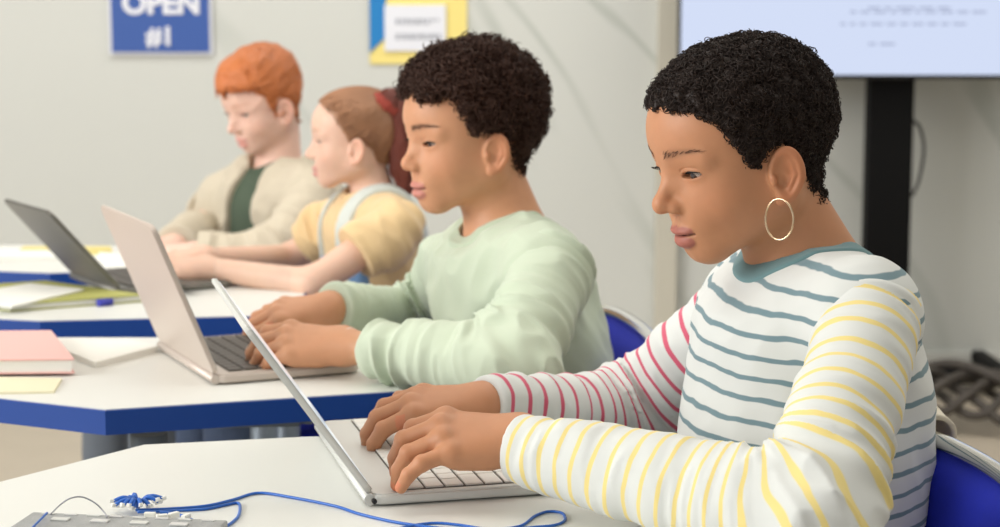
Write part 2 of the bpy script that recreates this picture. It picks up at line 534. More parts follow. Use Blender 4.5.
def brow_hairs(h, root, m, n=170, seed=1):
    r = np.random.RandomState(seed)
    for sgn in (1, -1):
        mb = MB(); u = r.rand(n); ay = .010 + .041 * u
        bz = .0222 + .0035 * np.sin(np.clip((ay - .010) / .040, 0, 1) * PI * .75)
        z = bz + r.randn(n) * (.0017 - .0009 * u)
        P = np.stack([np.full(n, .09) - .6 * np.maximum(ay - .03, 0), sgn * ay, z], 1).astype(f32)
        for _ in range(8):
            d = head_d(P, h)[:, None]; P = P + np.concatenate([-d, 0 * d, 0 * d], 1) * .8
        ang = .9 - 1.1 * u + r.randn(n) * .2
        D = np.stack([-.25 - .6 * u, sgn * np.cos(ang), np.sin(ang)], 1)
        for p, dv in zip(P, D):
            dv = nrm(dv) * .0050; a = p - dv * .3 + [.0002, 0, 0]; b = p + dv * .35 + [.0009, 0, 0]; c = p + dv + [.0003, 0, 0]
            mb.tube([h.wld(a), h.wld(b), h.wld(c)], [.00016 * h.s, .00018 * h.s, .00005 * h.s], 3)
        mb.build('eyebrow', m, root, smooth=True)


# ------------------------------------------------------------------ people: hair
def hair_d(q, H):
    th = np.interp(q[:, 2] + 0 * q[:, 0], H['tz'], H['tt']) + np.interp(q[:, 0], H.get('tx', (-.1, .1)), H.get('tv', (0, 0)))
    d = smin(skull_d(q), rc(q, (-.020, 0, -.045), (-.030, 0, -.10), .0460, .0430), .02) - th.astype(f32)
    g = np.interp(q[:, 0], H['hx'], H['hz']) - q[:, 2]
    g = g + H.get('wave', .002) * vnoise(q, 90, 4)
    d = smax(d, g * .8, H.get('edge', .006))
    if H.get('amp'):
        d = d + H['amp'] * vnoise(q, H['fr'], 11) + H['amp'] * .5 * vnoise(q, np.array(H['fr']) * 2.1, 12)
    return d


def pick(V, F, n, r):
    """n random points on the quads, with normals"""
    a, b, c, d = (V[F[:, i]] for i in range(4)); N = np.cross(c - a, d - b); ar = np.linalg.norm(N, axis=1)
    i = r.choice(len(F), n, p=ar / ar.sum()); u = r.rand(n, 1).astype(f32); v = r.rand(n, 1).astype(f32)
    P = (a[i] * (1 - u) + b[i] * u) * (1 - v) + (d[i] * (1 - u) + c[i] * u) * v
    return P, N[i] / ar[i][:, None]


def tubes_np(P, r, seg=4, rn=None):
    """P (n,k,3) poly-lines, r (n,k) radii -> V, F"""
    n, k, _ = P.shape
    T = np.gradient(P, axis=1); T /= np.maximum(np.linalg.norm(T, axis=2, keepdims=True), 1e-9)
    ref = np.tile(np.array([.31, .77, .55]), (n, k, 1)) if rn is None else rn
    e1 = np.cross(T, ref); e1 /= np.maximum(np.linalg.norm(e1, axis=2, keepdims=True), 1e-9); e2 = np.cross(T, e1)
    an = np.arange(seg) * 2 * PI / seg
    V = P[:, :, None, :] + r[:, :, None, None] * (np.cos(an)[None, None, :, None] * e1[:, :, None, :] + np.sin(an)[None, None, :, None] * e2[:, :, None, :])
    idx = np.arange(n * k * seg).reshape(n, k, seg); a = idx[:, :-1]; b = idx[:, 1:]
    F = np.stack([a, np.roll(a, -1, 2), np.roll(b, -1, 2), b], -1).reshape(-1, 4)
    return V.reshape(-1, 3), F


def curls(V, F, n, R, tr, turns, L, seed, lift=.0, k=14):
    r = np.random.RandomState(seed); P, N = pick(V, F, n, r)
    rv = r.randn(n, 3); ax = N * (.35 + .5 * r.rand(n, 1)) + nrm_rows(rv) * .8; ax = nrm_rows(ax)
    e1 = nrm_rows(np.cross(ax, nrm_rows(r.randn(n, 3)))); e2 = np.cross(ax, e1)
    s = np.linspace(0, 1, k)[None, :, None]; ph = r.rand(n, 1, 1) * 6.28; sg = np.sign(r.rand(n, 1, 1) - .5)
    T = turns * (.7 + .6 * r.rand(n, 1, 1)); RR = R * (.6 + .8 * r.rand(n, 1, 1)) * (1 - .35 * s); LL = L * (.5 + r.rand(n, 1, 1))
    X = P[:, None] + N[:, None] * lift + ax[:, None] * LL * (s - .25) + RR * (np.cos(ph + sg * s * T * 6.28) * e1[:, None] + np.sin(ph + sg * s * T * 6.28) * e2[:, None])
    rad = tr * (.7 + .6 * r.rand(n, 1)) * np.sqrt(np.maximum(1 - np.linspace(0, 1, k)[None] ** 3, .02))
    return tubes_np(X, rad, 4)


def nrm_rows(v): return v / np.maximum(np.linalg.norm(v, axis=-1, keepdims=True), 1e-9)


def strands(V, F, n, flow, surfd, L, tr, seed, k=9, lift=.0015, jit=.25):
    r = np.random.RandomState(seed); P, N = pick(V, F, n, r); P = P.astype(f32)
    out = [P + N * lift]; cur = P.copy(); jt = nrm_rows(r.randn(n, 3)) * jit; st = (L * (.6 + .8 * r.rand(n, 1)) / (k - 1)).astype(f32)
    for i in range(k - 1):
        D = flow(cur) + jt; g = grad(surfd, cur.astype(f32), .002); D = D - g * (D * g).sum(1, keepdims=True); D = nrm_rows(D)
        cur = (cur + D * st).astype(f32); d = evalc(surfd, cur); cur = (cur - g * d[:, None] * .9).astype(f32)
        out.append(cur + g * lift)
    X = np.stack(out, 1).astype(float); rad = tr * (.7 + .6 * r.rand(n, 1)) * np.sqrt(np.maximum(1 - np.linspace(-.6, 1, k)[None] ** 2, .03))
    return tubes_np(X, rad, 4)


def merge(*VF):
    Vs, Fs, o = [], [], 0
    for V, F in VF: Vs.append(V); Fs.append(F + o); o += len(V)
    return np.concatenate(Vs), np.concatenate(Fs)


# ------------------------------------------------------------------ people: hands
FING = [((.074, .0235, .003), (.034, .020, .0165), (.0092, .0086, .0078, .0064)),
        ((.078, .0070, .005), (.037, .023, .0175), (.0093, .0088, .0079, .0065)),
        ((.074, -.0095, .003), (.034, .021, .0170), (.0090, .0083, .0075, .0062)),
        ((.066, -.0245, -.001), (.027, .016, .0150), (.0082, .0075, .0067, .0056))]


class Hand:
    """wrist W, X towards the knuckles, Z out of the back of the hand, m = side of the thumb (+1: along Z x X)"""
    def __init__(s, W, X, Z, m, E, scale=1.0, curl=None, spread=(7, 1, -5, -12), thumb=None, fore=.10, er=.029):
        s.W = np.array(W, float); X = nrm(X); Z = nrm(np.array(Z, float) - X * np.dot(Z, X)); Y = np.cross(Z, X) * m
        s.B = np.stack([X, Y, Z], 1); s.s = scale; s.E = np.array(E, float); s.chains = []
        curl = curl or [(30, 50, 22)] * 4
        for (k, ls, rs), cu, sp in zip(FING, curl, spread):
            p = np.array(k); pts = [p]; a = 0; sp = math.radians(sp)
            for l, c in zip(ls, cu):
                a += math.radians(c)
                p = p + l * np.array([math.cos(a) * math.cos(sp), math.cos(a) * math.sin(sp), -math.sin(a)]); pts.append(p)
            s.chains.append((pts, rs))
        s.thumb = thumb or [(.014, .017, -.008), (.036, .036, -.018), (.058, .041, -.026), (.076, .036, -.032)]
        dv = nrm(s.E - s.W); s.E2 = s.W + dv * min(fore, np.linalg.norm(s.E - s.W)); s.r2 = .0215 * scale + (er - .0215 * scale) * min(1, fore / max(np.linalg.norm(s.E - s.W), .01))

    def w(s, p): return s.W + s.B @ (np.asarray(p, float) * s.s)

    def d(s, P):
        q = ((P - A3(s.W)) @ s.B.astype(f32)) / f32(s.s); hd = None
        base = [(.004, .009, 0), (.004, .004, 0), (.004, -.004, 0), (.004, -.009, 0)]
        for (pts, rs), b in zip(s.chains, base):
            k = np.array(pts[0]) + np.array([-.004, 0, -.0035])
            a = rc(q, b, k, .0165, .0112); hd = a if hd is None else smin(hd, a, .012)
        hd = smin(hd, rc(q, (.03, -.018, -.008), (.055, -.020, -.009), .011, .010), .01)
        fg = None
        for pts, rs in s.chains:
            c = None
            for i in range(3):
                a = rc(q, pts[i], pts[i + 1], rs[i], rs[i + 1]); c = a if c is None else smin(c, a, .0022)
            c = smin(c, sph(q, pts[1], rs[1] * 1.04), .002)
            fg = c if fg is None else smin(fg, c, .0012)
        t = s.thumb; tb = rc(q, t[0], t[1], .0135, .0115)
        tb = smin(tb, rc(q, t[1], t[2], .0105, .0088), .004); tb = smin(tb, rc(q, t[2], t[3], .0085, .0068), .003)
        hd = smin(hd, tb, .010)
        hd = smin(hd, fg, .0060)
        for (pts, rs), am in zip(s.chains, (1, 1, 1, .8)):      # knuckles and tendons
            hd = smin(hd, sph(q, np.array(pts[0]) + np.array([-.002, 0, .0012]), .0080 * am), .010)
        # creases over the middle joints
        d = hd * f32(s.s)
        fa = rc(P, s.W, s.E2, .0182 * s.s, s.r2)
        return smin(d, fa, .022)

    def cols(s, P, skin):
        q = ((P - A3(s.W)) @ s.B.astype(f32)) / f32(s.s); c = np.tile(np.array(skin[:3], f32), (len(P), 1))
        red = np.array([1.0, .80, .74], f32); nail = np.array([1.12, .92, .90], f32)
        for pts, rs in s.chains + [([np.array(p) for p in s.thumb], (.0135, .0115, .0088, .0068))]:
            for j in (0, 1, 2):
                m = (.08, .22, .22)[j] * np.exp(-(np.linalg.norm(q - A3(pts[j]), axis=1) / (.009 if j < 2 else .007)) ** 2)
                c = c * (1 + (red - 1) * m[:, None])
            m = .18 * np.exp(-(np.linalg.norm(q - A3(pts[3]), axis=1) / .010) ** 2); c = c * (1 + (red - 1) * m[:, None])
            a, b = np.array(pts[2]), np.array(pts[3]); dv = nrm(b - a); up = nrm(np.array([0, 0, 1.0]) - dv * dv[2]); sd = np.cross(dv, up)
            qq = q - A3(b + up * .0045); m = (np.abs(qq @ A3(dv)) < .0055) & (np.abs(qq @ A3(sd)) < .0042) & (qq @ A3(up) > -.0012)
            c = np.where(m[:, None], np.array(skin[:3], f32) * nail * np.array([1, .95, .97], f32), c)
        return c

    def box(s):
        p = [s.w(a) for pts, _ in s.chains for a in pts] + [s.w(a) for a in s.thumb] + [s.W, s.E2]
        p = np.array(p); return p.min(0) - .03 - (s.r2 - .02), p.max(0) + .03 + (s.r2 - .02)


# ------------------------------------------------------------------ people: trunk, arms, legs, clothes
class Torso:
    def __init__(s, Ls, Rs, N, Pv, sc=1.0, dp=1.0):
        s.dp = dp
        s.Ls, s.Rs, s.N, s.Pv = (np.array(v, float) for v in (Ls, Rs, N, Pv)); s.k = sc
        s.U = nrm(s.N - s.Pv); L = s.Ls - s.Rs; s.L = nrm(L - s.U * np.dot(L, s.U)); s.F = np.cross(s.L, s.U)
        s.R = np.stack([s.F, s.L, s.U], 1); s.mid = (s.Ls + s.Rs) / 2

    def d(s, P, off=0.0):
        k = s.k; d = ell(P, s.mid - s.U * .085 * k - s.F * .005 * k, (.082 * k * (1 + (s.dp - 1) * .5), .130 * k, .145 * k), s.R)
        d = smin(d, ell(P, s.Pv + s.U * .15 * k, (.082 * k * s.dp, .110 * k, .17 * k), s.R), .05)
        d = smin(d, ell(P, s.Pv + s.U * .01, (.095 * k * s.dp, .130 * k, .105 * k), s.R), .05)
        li = s.Ls + (s.mid - s.Ls) * .16; ri = s.Rs + (s.mid - s.Rs) * .16
        d = smin(d, rc(P, li, ri, .042 * k, .042 * k), .045 * k)
        nb = s.N - s.U * .025
        d = smin(d, ell(P, s.N - s.U * .062 * k + s.F * .014 * k, (.074 * k, .105 * k, .050 * k), s.R), .04)
        d = smin(d, rc(P, nb, li + s.U * .004, .040 * k, .034 * k), .03 * k)
        d = smin(d, rc(P, nb, ri + s.U * .004, .040 * k, .034 * k), .03 * k)
        return d - f32(off)

    def folds(s, P, a=.0035):
        q = (P - A3(s.Pv)) @ s.R.astype(f32)
        n = vnoise(q @ np.array([[1, 0, .35], [0, 1, .25], [-.5, -.3, 1]], f32), (16, 16, 7), 3) + .5 * vnoise(q, (34, 30, 16), 5)
        q3 = q @ np.array([[1, .2, .5], [-.2, 1, .6], [-.6, -.5, 1]], f32)
        rg = .4 - np.abs(vnoise(q3, (13, 13, 5), 8)) - .5 * np.abs(vnoise(q3, (27, 27, 9), 9))
        return a * (.5 * n - 1.5 * rg)


def arm_s(P, S, E, W, r=.04):
    L1 = np.linalg.norm(np.array(E) - S); L2 = np.linalg.norm(np.array(W) - E)
    d1 = rc(P, S, E, r, r); d2 = rc(P, E, W, r, r); w_ = 1 / (1 + np.exp(np.clip(-(d1 - d2) / .018, -30, 30)))
    return (1 - w_) * tpar(P, S, E) * L1 + w_ * (L1 + tpar(P, E, W) * L2), L1, L2


def sleeve_d(P, S, E, W, out, r0, r1, r2, fold=.003, seed=0, inb=.03, cuff=0.0, trim=0.0):
    S = np.array(S, float); E = np.array(E, float); W = np.array(W, float)
    o = nrm(out); up = smax(rc(P, S, E, r0, r1), -((P - A3(S - o * inb)) @ A3(o)), .006)
    d = smin(up, rc(P, E, W, r1, r2), .025)
    s_, L1, L2 = arm_s(P, S, E, W)
    q = np.stack([s_ * 38, P[:, 0] * 9, P[:, 2] * 9 + P[:, 1] * 9], 1).astype(f32)
    q2 = np.stack([s_ * 80, P[:, 0] * 22, P[:, 2] * 22 + P[:, 1] * 15], 1).astype(f32)
    wgt = .55 + 1.3 * np.exp(-((s_ - L1) / .055) ** 2) + .5 * np.exp(-((s_ - L1 - L2 + .05) / .04) ** 2) + .4 * np.exp(-(s_ / .05) ** 2)
    rg = .55 - 1.6 * np.abs(vnoise(q, 1, seed)); rg2 = .4 - np.abs(vnoise(q2, 1, seed + 9))
    d = d - fold * wgt * (rg + .55 * rg2)
    a = nrm(W - E); cutd = (P - A3(W)) @ a.astype(f32)
    d = smax(d, cutd, .004)
    return d


def bbox(pts, pad): p = np.array(pts); return p.min(0) - pad, p.max(0) + pad


def leg_pts(T, knee_dir, side, zs=.03):
    k = T.k; hip = T.Pv + T.L * side * .075 * k - T.U * .01; fwd = nrm([knee_dir[0], knee_dir[1], 0])
    knee = hip + fwd * .36 * k + np.array([0, 0, .012 - .02]); knee = knee + T.L * side * .03
    ank = knee + fwd * .03 + np.array([0, 0, -(knee[2] - .075)]); toe = ank + fwd * .15 * k + np.array([0, 0, -.045])
    return hip, knee, ank, toe


def person(name, label, loc, T, h, hands, arms, skin, lipc, brow, iris, lash, hh=.0016, hb=.0016, neck=(.047, .050), jeans='jeans', shoe='shoe_white', nb=None, detail=True, coarse_arm=.027):
    root = empty(name, loc); tag(root, label, 'person')
    nloc = (-.020, 0, -.050); nw = h.wld(nloc); nb = T.N if nb is None else np.array(nb)
    def fd(P):
        d = head_d(h.loc(P), h) * f32(h.s)
        d = smin(d, rc(P, nw, nb, neck[0], neck[1]), .022)
        return smin(d, T.d(P, -.010), .03)
    lo, hi = bbox([h.wld(p) for p in ((.11, 0, 0), (-.11, 0, 0), (0, .09, 0), (0, -.09, 0), (0, 0, .115), (.06, 0, -.10))], .012)
    lo = np.minimum(lo, nb - .085); hi = np.maximum(hi, nb + np.array([.085, .085, .0])); lo[2] = min(lo[2], nb[2] - .055)
    V, F = surf(fd, lo, hi, hh); Vs = [V]; Fs = [F]; Cs = [head_cols(h.loc(V), skin, lipc, brow)]
    for H in hands:
        lo, hi = H.box(); V, F = surf(H.d, lo, hi, hb); Vs.append(V); Fs.append(F); Cs.append(H.cols(V, skin))
    legs = [leg_pts(T, T.F, sd) for sd in (1, -1)]
    def bd(P):
        d = T.d(P, -.010)
        for (S, E, W) in arms: d = smin(d, smin(rc(P, S, E, coarse_arm * 1.25, coarse_arm), rc(P, E, W, coarse_arm, coarse_arm * .72), .02), .03)
        for (a, b, c, e) in legs:
            d = smin(d, rc(P, a, b, .062, .045), .03); d = smin(d, rc(P, b, c, .045, .030), .02); d = smin(d, rc(P, c, e, .028, .022), .02)
        return d
    pts = [T.Pv, T.N] + [p for a in arms for p in a] + [p for a in legs for p in a]
    lo, hi = bbox(pts, .10); hi[2] = T.N[2] - .03; V, F = surf(bd, lo, hi, .008); Vs.append(V); Fs.append(F)
    Cs.append(np.tile(np.array(skin[:3], f32), (len(V), 1)))
    o = 0
    for i in range(len(Fs)): Fs[i] = Fs[i] + o; o += len(Vs[i])
    mesh_np('body', np.concatenate(Vs), np.concatenate(Fs), M['skin'], root, colors=np.concatenate(Cs))
    eyeballs(h, root, iris, lash, detail)
    if jeans:
        def jd(P):
            d = smax(T.d(P, .008), (P - A3(T.Pv + T.U * .06)) @ A3(T.U), .01)
            for (a, b, c, e) in legs: d = smin(d, smin(rc(P, a, b, .074, .056), rc(P, b, c, .056, .047), .02), .03)
            return smax(d, .10 - P[:, 2], .005) + .003 * vnoise(P, (30, 30, 18), 2)
        lo, hi = bbox([p for a in legs for p in a] + [T.Pv], .14); V, F = surf(jd, lo, hi, .008)
        mesh_np('trousers', V, F, M[jeans], root)
        for (a, b, c, e) in legs:
            fw = nrm(e - c); fw = nrm([fw[0], fw[1], 0])
            def sd(P, c=c, e=e, fw=fw):
                base = np.array([c[0], c[1], .035]) - fw * .02; tip = np.array([e[0], e[1], .030])
                d = smin(rc(P, base, tip, .036, .030), rc(P, base + [0, 0, .0], c + [0, 0, .02], .034, .036), .02)
                return smax(d, .002 - P[:, 2], .004)
            lo, hi = bbox([c, e], .08); lo[2] = -.01; V, F = surf(sd, lo, hi, .006); mesh_np('shoe', V, F, M[shoe], root)
    return root, legs

# ------------------------------------------------------------------ materials
M = {}
M['skin'] = mat('skin', attr='Col', rough=.48, bump=(700, .12, .0004), var=.05, sss=.12, spec=.4)
M['pupil'] = mat('pupil', lin(12, 9, 8), rough=.08, coat=1)
M['iris_brown'] = mat('iris_brown', lin(46, 27, 18), rough=.2, coat=.5)
M['iris_blue'] = mat('iris_blue', lin(80, 100, 120), rough=.1, coat=1)
M['sclera'] = mat('sclera', lin(178, 160, 148), rough=.3, coat=.25)
M['lash'] = mat('lash', lin(24, 16, 13), rough=.6)
M['brow_brown'] = mat('brow_brown', lin(104, 70, 50), rough=.7)
M['lash_red'] = mat('lash_red', lin(120, 74, 50), rough=.6)
M['hair_black'] = mat('hair_black', lin(36, 24, 18), rough=.5, spec=.25, var=.3)
M['hair_dark'] = mat('hair_dark', lin(60, 37, 27), rough=.5, spec=.25, var=.35)
M['hair_ginger'] = mat('hair_ginger', lin(194, 113, 60), rough=.4, var=.4)
M['hair_auburn'] = mat('hair_auburn', lin(164, 118, 86), rough=.4, var=.4)
M['hair_dark_red'] = mat('hair_dark_red', lin(112, 50, 36), rough=.45, var=.25)
M['jeans'] = mat('jeans', lin(70, 84, 110), rough=.9, bump=(800, .3, .0006), var=.15)
M['dark_cloth'] = mat('dark_cloth', lin(118, 126, 136), rough=.9, bump=(800, .3, .0006))
M['shoe_white'] = mat('shoe_white', lin(225, 225, 222), rough=.6)
M['gold'] = mat('gold', lin(232, 205, 170), rough=.16, metal=1)
M['silver'] = mat('silver', lin(216, 217, 213), rough=.38, metal=.2)
M['silver_warm'] = mat('silver_warm', lin(206, 194, 184), rough=.42, metal=.25)
M['grey_metal'] = mat('grey_metal', lin(126, 124, 118), rough=.4, metal=.6)
M['chrome'] = mat('chrome', lin(225, 225, 225), rough=.12, metal=1)
M['table_white'] = mat('table_white', lin(226, 227, 222), rough=.38, spec=.4, bump=(300, .03, .0003))
M['edge_blue'] = mat('edge_blue', lin(12, 66, 150), rough=.45)
M['leg_grey'] = mat('leg_grey', lin(120, 130, 140), rough=.4, metal=.3)
M['chair_blue'] = mat('chair_blue', lin(16, 38, 186), rough=.8, bump=(1200, .5, .0008), var=.08)
M['chair_light_blue'] = mat('chair_light_blue', lin(30, 84, 190), rough=.85, bump=(1200, .5, .0008), sheen=.2)
M['key_white'] = mat('key_white', lin(236, 234, 228), rough=.5)
M['key_dark'] = mat('key_dark', lin(84, 78, 72), rough=.5)
M['key_gap'] = mat('key_gap', lin(84, 76, 68), rough=.6)
M['key_gap_dark'] = mat('key_gap_dark', lin(150, 142, 132), rough=.6)
M['black'] = mat('black', lin(20, 20, 22), rough=.4)
M['black_soft'] = mat('black_soft', lin(9, 9, 10), rough=.6, spec=.15)
M['screen_off'] = mat('screen_off', lin(40, 42, 46), rough=.12)
M['screen_lit'] = mat('screen_lit', lin(200, 206, 210), rough=.15, emit=lin(215, 225, 235), estr=.55)
M['paper'] = mat('paper', lin(238, 238, 232), rough=.85)
M['paper_cream'] = mat('paper_cream', lin(232, 226, 196), rough=.85)
M['pink'] = mat('pink', lin(236, 188, 182), rough=.7)
M['olive'] = mat('olive', lin(172, 172, 96), rough=.7)
M['yellow'] = mat('yellow', lin(226, 212, 140), rough=.7)
M['blue_cap'] = mat('blue_cap', lin(58, 62, 168), rough=.4)
M['wire_blue'] = mat('wire_blue', lin(42, 104, 196), rough=.35)
M['wire_grey'] = mat('wire_grey', lin(150, 152, 160), rough=.3)
M['board'] = mat('board', lin(158, 160, 160), rough=.4, bump=(500, .8, .001), var=.3)
M['cream_cloth'] = mat('cream_cloth', lin(214, 206, 188), rough=.95, bump=(500, .4, .001))
M['green_cloth'] = mat('green_cloth', lin(196, 208, 186), rough=.92, bump=(1100, .3, .0006), sheen=.2)
M['green_rib'] = mat('green_rib', lin(188, 202, 178), rough=.92, bump=(1100, .4, .0008), sheen=.2)
M['teal_rib'] = mat('teal_rib', lin(104, 138, 142), rough=.9, bump=(1100, .5, .0008), sheen=.15)
M['yellow_cloth'] = mat('yellow_cloth', lin(228, 198, 150), rough=.92, sheen=.2, bump=(900, .3, .0006))
M['denim_light'] = mat('denim_light', lin(120, 158, 202), rough=.9, var=.12, bump=(900, .3, .0006))
M['strap_pale'] = mat('strap_pale', lin(206, 212, 206), rough=.9, var=.12, bump=(900, .3, .0006))
M['beige_cloth'] = mat('beige_cloth', lin(202, 192, 172), rough=.92, var=.05, bump=(900, .3, .0006))
M['dark_green'] = mat('dark_green', lin(78, 92, 76), rough=.92, bump=(900, .3, .0006))
M['scrunchie'] = mat('scrunchie', lin(150, 62, 50), rough=.9)
WH = lin(214, 217, 214)
M['stripe_teal'] = stripe_mat('stripe_teal', WH, lin(112, 138, 146), .0220, .24, .008)
M['stripe_yellow'] = stripe_mat('stripe_yellow', WH, lin(232, 213, 138), .0178, .25, .005)
M['stripe_red'] = stripe_mat('stripe_red', WH, lin(204, 88, 114), .0225, .22, .005)


# ------------------------------------------------------------------ the room
TZ = .72
BACK = 5.75


def marble_wall(name, col):
    m = mat(name, col, rough=.35, spec=.35)
    nt = m.node_tree; b = nt.nodes['Principled BSDF']; tc = nt.nodes.new('ShaderNodeTexCoord')
    mp = nt.nodes.new('ShaderNodeMapping'); mp.inputs['Rotation'].default_value = (0, .62, 0); mp2 = nt.nodes.new('ShaderNodeMapping'); mp2.inputs['Scale'].default_value = (2.0, 1, .30); mp2.inputs['Location'].default_value = (.7, 0, .2); nt.links.new(mp.outputs[0], mp2.inputs['Vector']); nt.links.new(tc.outputs['Object'], mp.inputs['Vector'])
    n1 = nt.nodes.new('ShaderNodeTexNoise'); n1.inputs['Scale'].default_value = 1.1; n1.inputs['Detail'].default_value = 3; n1.inputs['Distortion'].default_value = .25
    nt.links.new(mp2.outputs[0], n1.inputs['Vector'])
    s1 = nt.nodes.new('ShaderNodeMath'); s1.operation = 'SUBTRACT'; nt.links.new(n1.outputs['Fac'], s1.inputs[0]); s1.inputs[1].default_value = .5
    a1 = nt.nodes.new('ShaderNodeMath'); a1.operation = 'ABSOLUTE'; nt.links.new(s1.outputs[0], a1.inputs[0])
    m1 = nt.nodes.new('ShaderNodeMapRange'); m1.interpolation_type = 'SMOOTHSTEP'
    m1.inputs['From Min'].default_value = 0; m1.inputs['From Max'].default_value = .030; m1.inputs['To Min'].default_value = 1; m1.inputs['To Max'].default_value = 0
    nt.links.new(a1.outputs[0], m1.inputs['Value'])
    n2 = nt.nodes.new('ShaderNodeTexNoise'); n2.inputs['Scale'].default_value = 1.7; nt.links.new(tc.outputs['Object'], n2.inputs['Vector'])
    m2 = nt.nodes.new('ShaderNodeMapRange'); m2.inputs['From Min'].default_value = .30; m2.inputs['From Max'].default_value = .72
    nt.links.new(n2.outputs['Fac'], m2.inputs['Value'])
    mu = nt.nodes.new('ShaderNodeMath'); mu.operation = 'MULTIPLY'; nt.links.new(m1.outputs[0], mu.inputs[0]); nt.links.new(m2.outputs[0], mu.inputs[1])
    mx = nt.nodes.new('ShaderNodeMix'); mx.data_type = 'RGBA'; nt.links.new(mu.outputs[0], mx.inputs['Factor'])
    mx.inputs['A'].default_value = col; mx.inputs['B'].default_value = lin(176, 181, 174)
    nt.links.new(mx.outputs['Result'], b.inputs['Base Color'])
    return m


M['wall'] = marble_wall('wall_marble', lin(204, 206, 201))
M['wall_plain'] = mat('wall_plain', lin(202, 203, 198), rough=.7)
M['floor'] = mat('floor', lin(186, 174, 156), rough=.45, var=.06)
M['ceiling'] = mat('ceiling', lin(232, 230, 224), rough=.8)
M['wall_shade'] = mat('wall_shade', lin(196, 192, 178), rough=.5)
def struct(o): o['kind'] = 'structure'; return o
struct(MB().box((0, BACK + .06, 1.5), (8.0, .12, 3.2)).build('wall_back', M['wall']))
struct(MB().box((4.06, 2.0, 1.5), (.12, 7.75, 3.2)).build('wall_right', M['wall_plain']))
struct(MB().box((0, 2.0, -.05), (8.0, 7.75, .1)).build('floor', M['floor']))
struct(MB().box((0, 2.0, 3.05), (8.0, 7.75, .1)).build('ceiling', M['ceiling']))
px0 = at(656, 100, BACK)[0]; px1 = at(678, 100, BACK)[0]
struct(MB().box(((px0 + px1) / 2, BACK - .02, 1.5), (px1 - px0, .04, 3.0), bev=.004).build('tv_shade_strip', M['wall_shade']))  # greyer strip standing in for the television's shade on the wall
struct(MB().box((0, BACK - .008, .05), (8.0, .016, .1)).build('baseboard_back', M['wall_plain']))

# ceiling light panels
M['lamp_diffuser'] = mat('lamp_diffuser', lin(240, 240, 236), rough=.5, emit=lin(255, 250, 240), estr=3.0)
M['lamp_frame'] = mat('lamp_frame', lin(210, 210, 208), rough=.4)
for k, (x, y) in enumerate([(-1.6, 1.6), (1.2, 1.6), (-1.6, 4.6), (1.2, 4.6)]):
    pl = empty('ceiling_light', (x, y, 3.0))
    tag(pl, ['square ceiling light panel over the nearest desk on the window side', 'square ceiling light panel above the nearest pupil', 'square ceiling light panel near the blue sign wall', 'square ceiling light panel near the television'][k], 'ceiling light', 'ceiling light panels')
    MB().box((x, y, 2.985), (.62, .62, .03), bev=.004).build('frame', M['lamp_frame'], pl)
    MB().box((x, y, 2.967), (.56, .56, .008)).build('diffuser', M['lamp_diffuser'], pl)


# ------------------------------------------------------------------ posters, television
def text_mesh(body, size, m, parent, name, loc, ext=.002, bold=0.0, R=None):
    cu = bpy.data.curves.new(name, 'FONT'); cu.body = body; cu.size = size; cu.align_x = 'CENTER'; cu.align_y = 'CENTER'; cu.extrude = ext; cu.offset = bold
    t = bpy.data.objects.new('tmp', cu); C.objects.link(t); dg = bpy.context.evaluated_depsgraph_get()
    me = bpy.data.meshes.new_from_object(t.evaluated_get(dg)); bpy.data.objects.remove(t)
    R = R or Matrix.Rotation(PI / 2, 4, 'X'); me.transform(R); me.materials.clear(); me.materials.append(m)
    o = bpy.data.objects.new(name, me); C.objects.link(o); o.parent = parent; o.location = Vector(loc) - world_loc(parent); return o


M['sign_blue'] = mat('sign_blue', lin(50, 86, 160), rough=.5)
M['sign_white'] = mat('sign_white', lin(226, 228, 236), rough=.5)
M['poster_blue'] = mat('poster_blue', lin(16, 122, 190), rough=.6)
M['poster_yellow'] = mat('poster_yellow', lin(236, 218, 132), rough=.6)
M['poster_grey'] = mat('poster_grey', lin(150, 154, 164), rough=.6)
a0 = at(110, 55, BACK - .01); a1 = at(213, 55, BACK - .01); sx0, sx1, sz = a0[0], a1[0], a0[2]; sw = sx1 - sx0
s = empty('wall_sign', ((sx0 + sx1) / 2, BACK, sz)); tag(s, 'blue wall sign with white lettering reading number one above the ginger pupil', 'sign')
MB().box(((sx0 + sx1) / 2, BACK - .008, sz + .20), (sw, .016, .40), bev=.002).build('border', M['sign_white'], s)
MB().box(((sx0 + sx1) / 2, BACK - .012, sz + .20), (sw - .018, .018, .382), bev=.001).build('panel', M['sign_blue'], s)
text_mesh('OPEN', .094, M['sign_white'], s, 'lettering', ((sx0 + sx1) / 2 + .005, BACK - .023, at(160, 15, BACK)[2] + .034), bold=.004)
text_mesh('#1', .080, M['sign_white'], s, 'lettering', ((sx0 + sx1) / 2, BACK - .023, at(160, 37, BACK)[2]), bold=.003)

a0 = at(370, 64, BACK - .01); a1 = at(467, 64, BACK - .01); qx0, qx1, qz = a0[0], a1[0], a0[2]; qw = qx1 - qx0; qh = .40
s = empty('poster', ((qx0 + qx1) / 2, BACK, qz)); tag(s, 'blue and yellow bordered notice with white sheet on the wall above the curly haired boy', 'poster')
MB().box(((qx0 + qx1) / 2, BACK - .004, qz + qh / 2), (qw, .008, qh)).build('yellow_backing', M['poster_yellow'], s)
bw = .052
mb = MB(); mb.prism([(qx0, qz + .035), (qx0 + bw, qz + .035 + bw), (qx0 + bw, qz + qh - bw), (qx1 - bw * 1.5, qz + qh - bw), (qx1 - bw * .5, qz + qh), (qx0, qz + qh)], 0, .008)
bmesh.ops.transform(mb.bm, matrix=Matrix.Translation((0, BACK - .006, 0)) @ Matrix.Rotation(PI / 2, 4, 'X'), verts=mb.bm.verts)
mb.build('blue_border', M['poster_blue'], s)
